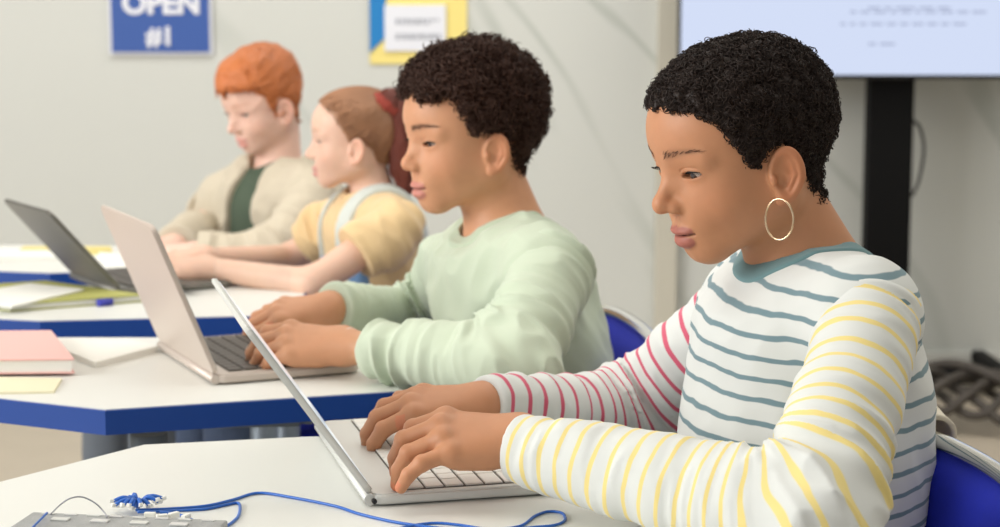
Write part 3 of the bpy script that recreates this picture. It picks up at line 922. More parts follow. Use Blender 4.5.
wx0 = at(385, 50, BACK)[0]; wx1 = at(446, 50, BACK)[0]; wz0 = at(400, 51, BACK)[2]; wz1 = at(400, 5, BACK)[2]
MB().box(((wx0 + wx1) / 2, BACK - .012, (wz0 + wz1) / 2), (wx1 - wx0, .012, wz1 - wz0)).build('white_sheet', M['sign_white'], s)
for py, n0 in ((20, 9), (23, 7), (35, 8), (38, 9)):
    z = at(400, py, BACK)[2]; x = at(396, py, BACK)[0]
    mb = MB()
    for k in range(n0):
        wd = .008 + .009 * rnd.random(); mb.box((x + wd / 2, BACK - .0185, z), (wd, .002, .007)); x += wd + .005
    mb.build('printed_line', M['poster_grey'], s)

# television on its stand
TY = 5.42
tx0 = at(677, 79, TY)[0]; tz0 = at(677, 79, TY)[2]; cxl, cxr = at(867, 200, TY + .06)[0], at(912, 200, TY + .06)[0]; tcx = (cxl + cxr) / 2; tw = 2 * (tcx - tx0); th_ = tw * .5625
s = empty('television', (tcx, TY, tz0)); tag(s, 'large flat television showing a pale blue page behind the nearest pupil', 'television')
M['tv_screen'] = mat('tv_screen', lin(20, 20, 24), rough=.2, emit=lin(208, 219, 244), estr=.96)
M['tv_mark'] = mat('tv_mark', lin(20, 20, 24), rough=.3, emit=lin(180, 190, 218), estr=.85)
MB().box((tcx, TY, tz0 + th_ / 2), (tw, .05, th_), bev=.006).build('casing', M['black'], s)
MB().box((tcx, TY - .024, tz0 + th_ / 2 + .002), (tw - .016, .010, th_ - .022)).build('screen', M['tv_screen'], s)
for (x0, x1, y) in ((840, 962, 24), (868, 900, 8), (905, 950, 8), (868, 896, 44), (850, 985, 12)):
    mb = MB(); p = at(x0, y, TY - .03); q = at(x1, y, TY - .03); x = p[0]
    while x < q[0]:
        wd = .015 + .03 * rnd.random(); mb.box((x + wd / 2, TY - .030, p[2]), (wd, .002, .008)); x += wd + .012
    mb.build('screen_text', M['tv_mark'], s)
s = empty('television_stand', (tcx, TY + .12, 0)); tag(s, 'black floor stand with a wide column carrying the television', 'stand')
MB().box((tcx, TY + .10, .66), (cxr - cxl, .07, 1.26), bev=.006).build('column', M['black_soft'], s)
MB().box((tcx, TY + .05, tz0 + .28), (.5, .05, .34), bev=.005).build('mount_plate', M['black_soft'], s)
MB().box((tcx, TY + .10, .07), (.74, .08, .05), bev=.01).build('base_bar', M['black_soft'], s)
for sx in (-.36, .36):
    MB().box((tcx + sx, TY, .085), (.05, .72, .04), bev=.01).build('leg', M['black_soft'], s)
    for sy in (-.33, .33):
        c = MB(); c.lathe((tcx + sx - .012, TY + sy, .034), [(.001, -.001), (.030, 0), (.033, .005), (.033, .019), (.030, .024), (.001, .025)], 16, R=Matrix.Rotation(PI / 2, 3, 'Y'))
        c.build('caster', M['black'], s)
# the power cable hanging beside the column and the dark bundle on the floor by the wall
c = MB(); P = [at(912, 120, TY + .12), at(920, 128, TY + .14), at(924, 150, TY + .16), at(919, 180, TY + .14), at(912, 196, TY + .12)]
c.tube(catmull(P, 8), .005, 6); tag(c.build('power_cable', M['black'], smooth=True), 'thin black cable looping beside the television stand column', 'cable')
M['bag_dark'] = mat('bag_dark', lin(74, 68, 62), rough=.7)
s = empty('cable_bundle', tuple(at(955, 392, 5.05) * np.array([1, 1, 0]))); tag(s, 'dark tangle of thick cables lying on the floor at the right', 'cable')
base = at(955, 398, 5.05)
for k in range(7):
    c = MB(); r_ = random.Random(k); pts = []
    for j in range(9):
        f = j / 8; pts.append((base[0] - .20 + .42 * f, base[1] + .10 * math.sin(f * 6 + k) + .02 * k, .035 + .11 * abs(math.sin(f * 4 + k * .9)) * (1 - .35 * f) + .008 * k))
    c.tube(catmull(pts, 6), .014, 8); c.build('cable_loop', M['bag_dark'], s, smooth=True)


# ------------------------------------------------------------------ tables
def table(pts, label, legs, th=.030):
    P = [plane(x, y, TZ) for x, y in pts]; c = sum(P) / len(P)
    s = empty('desk', (c[0], c[1], 0)); tag(s, label, 'desk', 'white desks with blue edges')
    # order counter-clockwise
    A = sum(P[i][0] * P[(i + 1) % len(P)][1] - P[(i + 1) % len(P)][0] * P[i][1] for i in range(len(P)))
    if A < 0: P = P[::-1]
    def shrink(k): return [(p[0] + (c[0] - p[0]) / np.linalg.norm((p - c)[:2]) * k, p[1] + (c[1] - p[1]) / np.linalg.norm((p - c)[:2]) * k) for p in P]
    MB().prism(shrink(.002), TZ - .026, TZ, bev=.0015).build('tabletop', M['table_white'], s)
    # edge band: closed strip round the top
    o_ = shrink(0); i_ = shrink(.006); bm = bmesh.new(); n = len(P); vs = []
    for q, z in ((o_, TZ - .0012), (o_, TZ - th), (i_, TZ - th), (i_, TZ - .0012)): vs.append([bm.verts.new((x, y, z)) for x, y in q])
    for a in range(4):
        for i in range(n): bm.faces.new((vs[a][i], vs[a][(i + 1) % n], vs[(a + 1) % 4][(i + 1) % n], vs[(a + 1) % 4][i]))
    mb = MB(); mb.bm.free(); mb.bm = bm; mb.build('edge_band', M['edge_blue'], s)
    mb = MB(); q = shrink(.17)
    for i in range(n):
        a, b = np.array(q[i]), np.array(q[(i + 1) % n]); d = b - a; L = np.linalg.norm(d); an = math.atan2(d[1], d[0])
        mb.box(((a[0] + b[0]) / 2, (a[1] + b[1]) / 2, TZ - th - .014), (L, .03, .03), R=Matrix.Rotation(an, 3, 'Z'))
    mb.build('frame', M['leg_grey'], s)
    for (x, y) in [tuple(plane(a_, b_, TZ)[:2]) for a_, b_ in legs]:
        MB().tube([(x, y, TZ - th - .01), (x, y, .012)], .022, 14).lathe((x, y, 0), [(.001, 0), (.028, 0), (.028, .012), (.022, .016), (.001, .016)], 14).build('leg', M['leg_grey'], s, smooth=False)
    return s


table([(143, 444), (306, 436), (560, 428), (752, 590), (450, 760), (-330, 700), (-230, 540)], 'white desk in the foreground carrying the silver laptop and blue cables', [(330, 470), (540, 440), (650, 580), (-220, 640), (-120, 560)])
table([(-220, 374), (105, 410), (418, 390), (452, 345), (240, 337), (-90, 337)], 'white desk of the curly haired boy with the pink book, second from the front', [(148, 400), (408, 378), (425, 350), (-160, 372), (-60, 345)])
table([(-60, 316), (40, 321), (288, 315), (312, 287), (-40, 284)], 'white desk with the open dark laptop, second from the back', [(262, 306), (285, 292), (-50, 310), (-40, 290)])
table([(-60, 269), (50, 273), (222, 268), (250, 247), (-60, 244)], 'farthest white desk with papers in front of the ginger haired pupil', [(205, 264), (225, 250), (-50, 264), (-50, 250)])


# ------------------------------------------------------------------ laptops
def laptop(N, hd, w, depth, lid, alpha, label, body, key, gap, t=.014, kin=(.03, .006, .62, .012), rows=5, cols=14, light_screen=True, lt=.006, back=None, rad=.014, touch=True):
    """N near hinge corner on the table, hd direction along the hinge, base runs to the user on the right"""
    N = np.array(N, float); N[2] = TZ; hd = nrm([hd[0], hd[1], 0]); b = np.array([hd[1], -hd[0], 0.0]); z = np.array([0, 0, 1.0])
    s = empty('laptop', tuple(N)); tag(s, label, 'laptop')
    def rr(w_, h_, r, n=5):
        out = []
        for cx, cy, a0 in ((w_ - r, h_ - r, 0), (r, h_ - r, 90), (r, r, 180), (w_ - r, r, 270)):
            for k in range(n + 1):
                a = math.radians(a0 + 90 * k / n); out.append((cx + r * math.cos(a), cy + r * math.sin(a)))
        return out
    def place(mb, O, X, Y, Z):
        Mx = Matrix([[X[0], Y[0], Z[0], O[0]], [X[1], Y[1], Z[1], O[1]], [X[2], Y[2], Z[2], O[2]], [0, 0, 0, 1]])
        bmesh.ops.transform(mb.bm, matrix=Mx, verts=mb.bm.verts); return mb
    # base: local x along b (towards user), y along hinge (away), z up
    mb = MB(); mb.prism(rr(depth, w, rad), .002, t, bev=.002, smooth_seg=3); place(mb, N, b, hd, z).build('base', body, s)
    for fx, fy in ((.02, .02), (.02, w - .02), (depth - .02, .02), (depth - .02, w - .02)):
        mb = MB(); mb.lathe((fx, fy, 0), [(.001, 0), (.006, 0), (.006, .0025), (.001, .0025)], 10); place(mb, N, b, hd, z).build('foot', M['black'], s)
    k0, ky, kl, kr = kin
    kx0 = k0; kx1 = k0 + depth * kl; ky0 = ky; ky1 = w - ky
    mb = MB(); mb.box(((kx0 + kx1) / 2, w / 2, t - .0002), (kx1 - kx0, ky1 - ky0, .0012)); place(mb, N, b, hd, z).build('keyboard_well', gap, s)
    ch = (kx1 - kx0) / rows; cw = (ky1 - ky0) / cols; g = .0011
    for i in range(rows):
        cuts = []; y = ky0
        if i == rows - 1: ws = [1.3, 1, 1, 1.3, 5.2, 1.3, 1, 1, cols - 13.1]
        elif i == 0: ws = [1] * cols
        else:
            e = [1.5, 1.8, 2.2, 2.2][min(i - 1, 3)]; ws = [e] + [1] * (cols - 3 if i < 3 else cols - 4); ws += [cols - sum(ws)]
        for q in ws[::-1]:
            wk = q * cw
            if wk > .004:
                mb = MB(); mb.box((kx0 + ch * (i + .5), y + wk / 2, t + .0014), (ch - 2 * g, wk - 2 * g, .0022), bev=.0006, seg=1)
                place(mb, N, b, hd, z).build('key', key, s)
            y += wk
    if touch and depth * (1 - kl) - k0 > .035:
        mb = MB(); px_ = kx1 + .008; mb.box(((px_ + depth - .008) / 2, w / 2, t + .0002), (depth - .008 - px_, .10, .0008)); place(mb, N, b, hd, z).build('touchpad', body if key is M['key_white'] else M['silver_warm'], s)
    # hinge and lid
    ca, sa = math.cos(math.radians(alpha)), math.sin(math.radians(alpha))
    X = -b * ca + z * sa; Zl = -(b * sa + z * ca); O = N + z * (t + .001) + b * .004   # lid outer normal Zl faces away from the user
    mb = MB(); mb.tube([tuple(N + z * (t * .55) + b * .000 + hd * .004), tuple(N + z * (t * .55) + b * .000 + hd * (w - .004))], t * .46, 14); mb.build('hinge', body, s)
    mb = MB(); mb.prism(rr(lid, w, rad), 0, lt, bev=.0015, smooth_seg=2)
    l = place(mb, O, X, hd, Zl).build('lid', back or body, s)
    mb = MB(); mb.box((lid / 2 + .002, w / 2, -.0006), (lid - .020, w - .016, .0010)); place(mb, O, X, hd, Zl).build('screen', M['screen_lit'], l)
    mb = MB(); mb.prism(rr(lid - .004, w - .004, rad - .002), -.0006, .0002); place(mb, O + X * .002 + hd * .002, X, hd, Zl).build('bezel', M['screen_bezel'], l)
    return s, N, b, hd


M['screen_bezel'] = mat('screen_bezel', lin(190, 190, 190), rough=.3)
LF = laptop(plane(371, 508, TZ), (-.079, .311), .322, .205, .200, 55, 'open silver laptop edge on, under the hands of the nearest pupil', M['silver'], M['key_white'], M['key_gap'], kin=(.034, .010, .56, .01), rows=6, cols=15, t=.012, touch=False)
# audio jack on the near rear corner
mb = MB(); jp = LF[1] + np.array([0, 0, .0065]) + LF[2] * .003 - LF[3] * .0
mb.lathe(tuple(jp - LF[3] * .0025), [(.0001, 0), (.0024, 0), (.0024, .004), (.0001, .004)], 14, R=Vector(LF[3]).to_track_quat('Z', 'Y').to_matrix())
mb.build('port', M['black'], LF[0])
laptop(plane(217, 386, TZ), (-.11, .235), .275, .190, .205, 68, 'open rose silver laptop in front of the curly haired boy', M['silver_warm'], M['key_dark'], M['key_gap_dark'], kin=(.02, .016, .52, .01), rows=5, cols=13, t=.013, back=M['lid_rose'] if 'lid_rose' in M else M['silver_warm'])
laptop(plane(121, 297, TZ), (-.118, .19), .245, .20, .178, 49, 'open dark grey laptop on the desk second from the back', M['grey_metal'], M['key_dark'], M['black'], kin=(.02, .016, .52, .01), rows=4, cols=10, t=.013)


# ------------------------------------------------------------------ books, papers
def sheet(name, label, cat, pts, z0, z1, m, group=None):
    P = [plane(x, y, z1) for x, y in pts]; A = sum(P[i][0] * P[(i + 1) % len(P)][1] - P[(i + 1) % len(P)][0] * P[i][1] for i in range(len(P)))
    if A < 0: P = P[::-1]
    return tag(MB().prism([(p[0], p[1]) for p in P], z0, z1).build(name, m), label, cat, group)


def book(name, label, N, X, Y, t, cover, z0=TZ, cat='book'):
    """N near corner, X and Y edge vectors on the table"""
    N = np.array(N, float); N[2] = z0; X = np.array([X[0], X[1], 0]); Y = np.array([Y[0], Y[1], 0]); s = empty(name, tuple(N)); tag(s, label, cat)
    def par(o, a, b, z0_, z1_): 
        p = [N + X * o + Y * o * 1.0, N + X * a + Y * o, N + X * a + Y * b, N + X * o + Y * b]
        return [(q[0], q[1]) for q in p], z0_, z1_
    q, a, b = par(.012, .985, .985, z0 + .002, z0 + t - .002); m_ = MB(); m_.prism(q if np.cross(X, Y)[2] > 0 else q[::-1], a, b); m_.build('pages', M['paper'], s)
    for nm, za, zb in (('back_cover', z0, z0 + .002), ('front_cover', z0 + t - .002, z0 + t)):
        q, a, b = par(0, 1, 1, za, zb); m_ = MB(); m_.prism(q if np.cross(X, Y)[2] > 0 else q[::-1], a, b, bev=.0006); m_.build(nm, cover, s)
    return s


p0 = plane(76, 377, TZ + .001)
sheet('loose_paper', 'cream paper sheet lying under the pink book', 'paper', [(-40, 376), (62, 378), (54, 391), (-44, 393)], TZ, TZ + .003, M['paper_cream'])
k0 = plane(75, 374, TZ + .003); k1 = plane(52, 344, TZ + .003)
book('notebook', 'thick pink notebook with white pages on the second desk', k0, (-.30, -.015), (k1 - k0)[:2], .019, M['pink'], z0=TZ + .0035)
sheet('loose_paper', 'crumpled white sheet lying right of the pink notebook, its corner pointing at the rose laptop', 'paper', [(70, 352), (96, 362), (138, 351), (158, 346), (128, 339), (50, 340)], TZ, TZ + .008, M['paper'])
sheet('loose_paper', 'white sheet at the back of the second desk behind the pink notebook', 'paper', [(20, 345), (58, 352), (110, 339), (80, 338), (24, 340)], TZ + .004, TZ + .007, M['paper'])
book('notebook', 'open white notebook with an olive edge left of the dark laptop', plane(10, 312, TZ), (.19, .10), (-.20, .16), .012, M['olive'])
sheet('loose_paper', 'white sheet lying on the open notebook left of the dark laptop', 'paper', [(12, 306), (84, 289), (30, 283), (-50, 296)], TZ + .0121, TZ + .015, M['paper'])
tag(MB().tube([tuple(plane(98, 303, TZ + .006)), tuple(plane(112, 301.5, TZ + .006))], .006, 12).build('marker_cap', M['blue_cap'], smooth=False), 'small blue pen cap beside the dark laptop hinge', 'pen cap')
book('notebook', 'white notebook lying flat on the farthest desk', plane(60, 262, TZ), (-.22, -.03), (-.06, .13), .010, M['paper'])
sheet('loose_paper', 'pale yellow sheet at the back of the farthest desk', 'paper', [(20, 249), (112, 248.5), (110, 246), (24, 246)], TZ, TZ + .012, M['yellow'])
sheet('loose_paper', 'white sheet beside the dark laptop screen on the farthest desk', 'paper', [(90, 262), (150, 264), (160, 254), (100, 252)], TZ, TZ + .006, M['paper'])


# ------------------------------------------------------------------ electronics in the foreground
bp = [plane(38, 513, TZ + .012), plane(225, 521, TZ + .012)]
X = bp[1] - bp[0]; X = nrm([X[0], X[1], 0]); Yd = np.array([X[1], -X[0], 0.0]); c0 = bp[0]
s = empty('circuit_board', (c0[0], c0[1], TZ)); tag(s, 'grey circuit board at the bottom left corner of the foreground desk', 'circuit board')
def bpt(u, v, z): return tuple(c0 + X * u + Yd * v + np.array([0, 0, z - c0[2]]))
Rb = Matrix([[X[0], Yd[0], 0], [X[1], Yd[1], 0], [0, 0, 1]])
Rb = Matrix([[X[0], -Yd[0], 0], [X[1], -Yd[1], 0], [0, 0, 1]])
MB().box(bpt(.085, .06, TZ + .0065), (.18, .12, .013), R=Rb, bev=.0015).build('board', M['board'], s)
for k in range(8):
    MB().box(bpt(.012 + .021 * k, .006, TZ + .0136), (.012, .003, .0014), R=Rb, bev=.0004).build('component', M['lamp_frame'] if k % 2 else M['silver'], s)
for k in range(4):
    MB().box(bpt(.03 + .036 * k, .022, TZ + .0138), (.016, .008, .0018), R=Rb, bev=.0006).build('chip', M['lamp_frame'] if k % 2 else M['silver'], s)
w1 = [plane(51, 514, TZ + .014), at(60, 505, 1.58), at(70, 498.5, 1.58), at(82, 497, 1.585), at(95, 503, 1.585), at(104, 512, 1.58), plane(107, 517, TZ + .016)]
c = MB(); c.tube(catmull(w1, 8), .0008, 6); tag(c.build('jumper_wire', M['wire_grey'], smooth=True), 'thin grey jumper wire arching over the circuit board', 'wire')
c = MB(); c.tube(catmull([plane(47, 513, TZ + .0165), plane(40, 520, TZ + .0165), plane(30, 530, TZ + .0165)], 6), .0012, 6); tag(c.build('jumper_wire', M['wire_blue'], smooth=True), 'short blue jumper wire lying across the corner of the circuit board', 'wire')
# blue cables
def cable(label, pts, r=.0014, plug=None, z=TZ):
    s = empty('cable', tuple(plane(pts[0][0], pts[0][1], TZ))); tag(s, label, 'cable')
    P = catmull([plane(p[0], p[1], z + (p[2] if len(p) > 2 else r)) for p in pts], 8)
    c = MB(); c.tube(P, r, 8); c.build('cord', M['wire_blue'], s, smooth=True); return s
s = cable('blue cable running right from the wire bunch, past the laptop hinge to the bottom edge', [(136, 510, .006), (165, 509), (205, 506), (232, 500), (258, 493), (290, 497), (335, 506), (360, 514), (395, 522), (430, 527), (470, 531)])
s = cable('blue cable looping down in a round bend left of the laptop', [(138, 512, .006), (170, 511), (205, 509), (225, 505), (238, 503), (240, 510), (236, 519), (222, 527), (200, 523), (180, 515), (160, 512, .004)])
s = cable('blue and white cable ending in a flat loop below the laptop corner', [(380, 534), (410, 526), (435, 523), (460, 525), (490, 529), (520, 526), (535, 516), (548, 511.5), (562, 513), (565, 520), (555, 525), (535, 527), (505, 530)], r=.0013)
bc = plane(138, 512, TZ)
s = empty('wire_bunch', tuple(bc)); tag(s, 'bunch of short blue wires with white plugs beside the circuit board', 'wires')
for k in range(18):
    r_ = random.Random(k + 5); a = r_.uniform(-2.6, 2.4) if k > 5 else r_.uniform(2.2, 4.2); L = r_.uniform(.010, .026)
    p = bc + np.array([.0, 0, .005]); q = p + np.array([math.cos(a) * L, math.sin(a) * L * .7, r_.uniform(.0, .008)])
    c = MB(); c.tube(catmull([p, (p + q) / 2 + np.array([0, 0, .006]), q], 5), .0021, 6); c.build('wire', M['wire_blue'], s, smooth=True)
    d = Vector(q - p).normalized(); m_ = MB(); m_.box(tuple(q), (.0035, .0035, .007), R=d.to_track_quat('Z', 'Y').to_matrix(), bev=.0005); m_.build('plug', M['paper'], s)
for k in range(4):
    q = plane(150 + 12 * k, 515 + (k % 2) * 2, TZ + .004); m_ = MB(); m_.box(tuple(q), (.010, .005, .005), R=Matrix.Rotation(.4 * k, 3, 'Z'), bev=.0006); m_.build('plug', M['paper'], s)


# ------------------------------------------------------------------ chairs
def chair(loc, rz, label, mcol):
    """local +x is where the sitter faces, seat centre at the origin"""
    s = empty('school_chair', (0, 0, 0)); tag(s, label, 'chair', 'blue padded chairs')
    def cushion(nx, ny, nz, r): return None
    # seat
    mb = MB(); mb.box((0, 0, .435), (.40, .42, .045), bev=.018, seg=4); mb.build('seat', mcol, s, smooth=True)
    # back pad: curved about the vertical axis, rounded top
    bm = bmesh.new(); n, mrow = 18, 10; g = {}
    for side in (0, 1):
        for i in range(n + 1):
            for j in range(mrow + 1):
                u = i / n * 2 - 1; v = j / mrow; hw = .205
                edge = min(1, (1 - abs(u)) / .10) * min(1, min(v, 1 - v) / .07 + .0)
                y = u * hw; z = .50 + .246 * v - .018 * max(0, abs(u) - .85) / .15 * (1 if v > .5 else -1)
                x = -.205 - .035 * v + .020 * u * u + (1 if side else -1) * (.004 + .014 * math.sqrt(max(edge, 0)))
                g[side, i, j] = bm.verts.new((x, y, z))
    for i in range(n):
        for j in range(mrow):
            bm.faces.new((g[1, i, j], g[1, i + 1, j], g[1, i + 1, j + 1], g[1, i, j + 1])); bm.faces.new((g[0, i, j + 1], g[0, i + 1, j + 1], g[0, i + 1, j], g[0, i, j]))
    for i in range(n):
        for j in (0, mrow): bm.faces.new((g[0, i, j], g[0, i + 1, j], g[1, i + 1, j], g[1, i, j]))
    for j in range(mrow):
        for i in (0, n): bm.faces.new((g[0, i, j], g[1, i, j], g[1, i, j + 1], g[0, i, j + 1]))
    mb = MB(); mb.bm.free(); mb.bm = bm; mb.build('backrest', mcol, s, smooth=True)
    # chrome frame round the back
    P = []
    for u in np.linspace(-1, 1, 15): P.append((-.243 + .020 * u * u, u * .205, .752 - .012 * u ** 4))
    P = [(-.15, -.205, .42), (-.190, -.215, .50), (-.222, -.216, .70)] + P + [(-.222, .216, .70), (-.190, .215, .50), (-.15, .205, .42)]
    mb = MB(); mb.tube(catmull(P, 4), .0095, 10); mb.build('back_frame', M['chrome'], s, smooth=True)
    for sy in (-1, 1):
        mb = MB(); mb.tube(catmull([(.15, sy * .19, .415), (.175, sy * .20, .38), (.20, sy * .215, .012)], 6), .011, 10); mb.build('leg', M['chrome'], s, smooth=True)
        mb = MB(); mb.tube(catmull([(-.15, sy * .20, .42), (-.18, sy * .205, .38), (-.23, sy * .215, .012)], 6), .011, 10); mb.build('leg', M['chrome'], s, smooth=True)
        mb = MB(); mb.tube([(-.17, sy * .20, .408), (.17, sy * .195, .408)], .009, 8); mb.build('side_rail', M['chrome'], s, smooth=True)
    return s


def copy_tree(o, parent=None):
    c = o.copy(); C.objects.link(c)
    if parent is not None: c.parent = parent
    for ch in [k for k in bpy.data.objects if k.parent == o]: copy_tree(ch, c)
    return c


CH0 = chair(None, 0, 'blue padded chair with chrome back frame behind the nearest pupil', M['chair_blue'])
def setc(c, x, y, facing, label=None):
    c.location = (x, y, 0); c.rotation_euler = (0, 0, facing)
    if label: c['label'] = label
cB = copy_tree(CH0); cG = copy_tree(CH0); cR = copy_tree(CH0)
CHF = (.432, 1.735)
setc(CH0, CHF[0] - .235 * math.cos(math.radians(14)), CHF[1] - .235 * math.sin(math.radians(14)), math.radians(180 + 14))
# ------------------------------------------------------------------ front pupil in the striped top
HF = Head(at(743, 152, 1.735), 22, 15, lip=1.12, open=1.12)
SKF = lin(193, 137, 101); LIPF = lin(172, 106, 92)
LsF = at(870, 320, 1.62); RsF = at(748, 304, 1.90); NF = at(806, 268, 1.755); PvF = np.array([.300, 1.76, .545])
TF = Torso(LsF, RsF, NF, PvF, 1.0, 1.42)
ELF = at(814, 522, 1.45); WLF = at(516, 445, 1.625)
ERF = at(632, 418, 1.97); WRF = at(484, 406, 1.815)
HLF = Hand(WLF + np.array([.006, 0, .004]), (-1, .02, .06), (.10, -.42, 1), -1, ELF, 1.0, curl=[(30, 40, 20), (30, 42, 20), (28, 38, 18), (14, 26, 22)], spread=(9, 2, -7, -22))
HRF = Hand(WRF, (-1, -.02, .02), (-.02, -.38, 1), 1, ERF, .98, curl=[(26, 34, 24), (26, 36, 28), (24, 36, 28), (24, 36, 22)], spread=(10, 2, -6, -15))
root, legs = person('person', 'nearest pupil in a striped multicolour top and hoop earring typing on a white laptop', (.33, 1.76, 0), TF, HF, [HLF, HRF],
                    [(LsF, ELF, WLF), (RsF, ERF, WRF)], SKF, LIPF, lin(60, 38, 28), M['iris_brown'], M['lash'], hh=.0012, hb=.0012, neck=(.045, .054))
brow_hairs(HF, root, M['brow_brown'], n=45)
HAIRF = dict(tz=(-.06, -.02, .03, .08, .11), tt=(.001, .0025, .0032, .0042, .0046), tx=(-.1, -.05, .05, .09), tv=(0.0, 0, .0, -.001),
             hx=(-.09, -.06, -.034, -.022, -.010, .012, .020, .029, .038, .048, .060, .072, .085),
             hz=(-.076, -.078, -.060, -.020, .010, .010, -.006, .000, .018, .036, .056, .064, .067), amp=.0030, fr=(115, 115, 115), edge=.004)
def hw(P): return hair_d(HF.loc(P), HAIRF)
lo, hi = bbox([HF.wld(p) for p in ((.1, 0, 0), (-.11, 0, 0), (0, .09, 0), (0, -.09, 0), (0, 0, .13), (-.05, 0, -.06))], .02)
V, F = surf(hw, lo, hi, .0022)
c1 = curls(V, F, 9500, .0032, .00055, 1.2, .005, 3, lift=.0000, k=13)
mesh_np('hair', *merge((V, F), c1), M['hair_black'], root)
ec = HF.wld((.0165, .0805, -.0355)); ringc = ec + np.array([0, -.002, -.0180])
mb = MB(); mb.tube([ringc + np.array([math.cos(a) * .0115, -math.cos(a) * .009, math.sin(a) * .0190]) for a in np.linspace(0, 2 * PI, 48, endpoint=False)], .0010, 8, closed=True)
tag(mb.build('hoop_earring', M['gold'], root, smooth=True), 'thin gold hoop earring')


def knit_top(root, T, h, offs, cm, nc, nrad, neckdir, arms, sl, collar=None, name='sweater', hh=.004, collar_h=.009, off=.010, fold=.004, slh=.0034, low=-.06, inb=.004):
    """a top of its own mesh with a neck opening, its two sleeves and collar as sub-parts"""
    ax = nrm(neckdir); nc = np.array(nc, float)
    def nd(P):
        q = P - A3(nc); a = q @ A3(ax); return np.linalg.norm(q - a[:, None] * A3(ax), axis=1), a
    def td(P, o):
        d = T.d(P, o) + T.folds(P, fold)
        for (S, E, W), z in zip(arms, sl): d = smin(d, rc(P, S, np.array(S) + (np.array(E) - S) * .12, z[0] - .006, z[0] - .012), .03)
        return smax(d, -((P - A3(T.Pv + T.U * low)) @ A3(T.U)), .01)
    def f(P):
        r, a = nd(P); d = smax(td(P, off), nrad - r, .004)
        return smax(d, a - .045, .004)
    lo, hi = bbox([T.Ls, T.Rs, T.N, T.Pv], .15); hi[2] = T.N[2] + .06
    V, F = surf(f, lo, hi, hh)
    st = (V - A3(T.Pv)) @ A3(T.U)
    st = st - .010 * vnoise(V, 9, 5)
    top = mesh_np(name, V, F, offs, root, attrs={'stripe': st})
    if cm is not None:
        def g(P):
            r, a = nd(P); b = np.abs(r - nrad - collar_h * .35) - collar_h; b = np.maximum(b, -a - .045)
            return smax(smax(td(P, off + .0025), b, .0025), a - .05, .002)
        lo, hi = bbox([nc], nrad + .05); V, F = surf(g, lo, hi, .0022); c = mesh_np('collar', V, F, cm, top)
    for i, ((S, E, W), (r0, r1, r2, fo, sd, m, lab)) in enumerate(zip(arms, sl)):
        out = nrm((T.L if i == 0 else -T.L) * .75 + nrm(np.array(E) - S) * .65)
        fs = lambda P: sleeve_d(P, S, E, W, out, r0, r1, r2, fo, sd, inb)
        lo, hi = bbox([S, E, W], .085); V, F = surf(fs, lo, hi, slh)
        s_, L1, L2 = arm_s(V, S, E, W)
        o = mesh_np('sleeve', V, F, m, top, attrs={'stripe': s_ - .14 * np.minimum(s_, L1) + .006 * vnoise(V, 14, 3)})
        if lab: o['label'] = lab
    return top


knit_top(root, TF, HF, M['stripe_teal'], M['teal_rib'], NF + np.array([.003, -.004, -.012]), .0575, (-.30, 0, 1),
         [(LsF, ELF, WLF + np.array([.002, 0, 0])), (RsF, ERF, WRF)],
         [(.044, .052, .032, .0062, 1, M['stripe_yellow'], 'white sleeve with yellow stripes'), (.050, .050, .031, .0062, 2, M['stripe_red'], 'white sleeve with raspberry red stripes')])

# cream jacket corner over the chair back of the nearest pupil
cc = at(946, 437, 1.77)
def jk(P):
    q = P - A3((.438, 1.835, .752)); d = np.abs(np.sqrt((q[:, 0] / 1.0) ** 2 + np.minimum(q[:, 2], .0) ** 2 * 0 + np.maximum(q[:, 2], 0) ** 2) - .020) - .0035
    d = np.maximum(d, np.abs(q[:, 1] + q[:, 2] * .25) - .062 - .02 * q[:, 2]); d = np.maximum(d, -.11 - q[:, 2])
    return d + .0015 * vnoise(P, (40, 25, 40), 4)
V, F = surf(jk, (.38, 1.72, .62), (.50, 1.95, .80), .003)
tag(mesh_np('jacket', V, F, M['cream_cloth']), 'cream cloth jacket hung over the top of the nearest chair', 'jacket')

# ------------------------------------------------------------------ curly haired boy in the pale green sweater
HB_ = Head(at(471, 137.5, 2.38), 26, 5, lip=1.0, open=1.0, nose=.965)
SKB = lin(208, 152, 116)
LsB = at(552, 272, 2.22); RsB = at(452, 268, 2.54); NB = at(507, 232, 2.385); PvB = np.array([.075, 2.38, .545])
TB = Torso(LsB, RsB, NB, PvB, 1.04)
ELB = at(512, 366, 2.08); WLB = at(344, 346, 2.235); ERB = at(425, 322, 2.66); WRB = at(332, 309, 2.47)
HLB = Hand(WLB, (-1, .10, .06), (.05, -.55, 1), -1, ELB, 1.0, curl=[(22, 34, 24), (24, 36, 24), (26, 38, 24), (22, 34, 26)], spread=(9, 2, -5, -12), fore=.12)
HRB = Hand(WRB, (-1, -.12, -.06), (0, -.45, 1), 1, ERB, 1.0, curl=[(26, 40, 24)] * 4, fore=.12)
root, legs = person('person', 'curly dark haired boy in a pale green sweater at the second desk', (.08, 2.38, 0), TB, HB_, [HLB, HRB],
                    [(LsB, ELB, WLB), (RsB, ERB, WRB)], SKB, lin(204, 136, 122), lin(60, 38, 28), M['iris_brown'], M['lash'], hh=.0018, hb=.0017, neck=(.045, .053))
brow_hairs(HB_, root, M['brow_brown'], n=90)
HAIRB = dict(tz=(-.06, -.02, .03, .08, .11), tt=(.000, .002, .009, .018, .021), tx=(-.1, -.05, .05, .09), tv=(-.004, -.002, -.003, -.010),
             hx=(-.09, -.06, -.040, -.026, -.010, .010, .018, .027, .036, .046, .056, .072, .095),
             hz=(-.058, -.062, -.056, -.020, .010, .012, .004, .016, .036, .058, .066, .068, .068), amp=.006, fr=(65, 65, 65), edge=.010, wave=.006)
def hwb(P): return hair_d(HB_.loc(P), HAIRB)
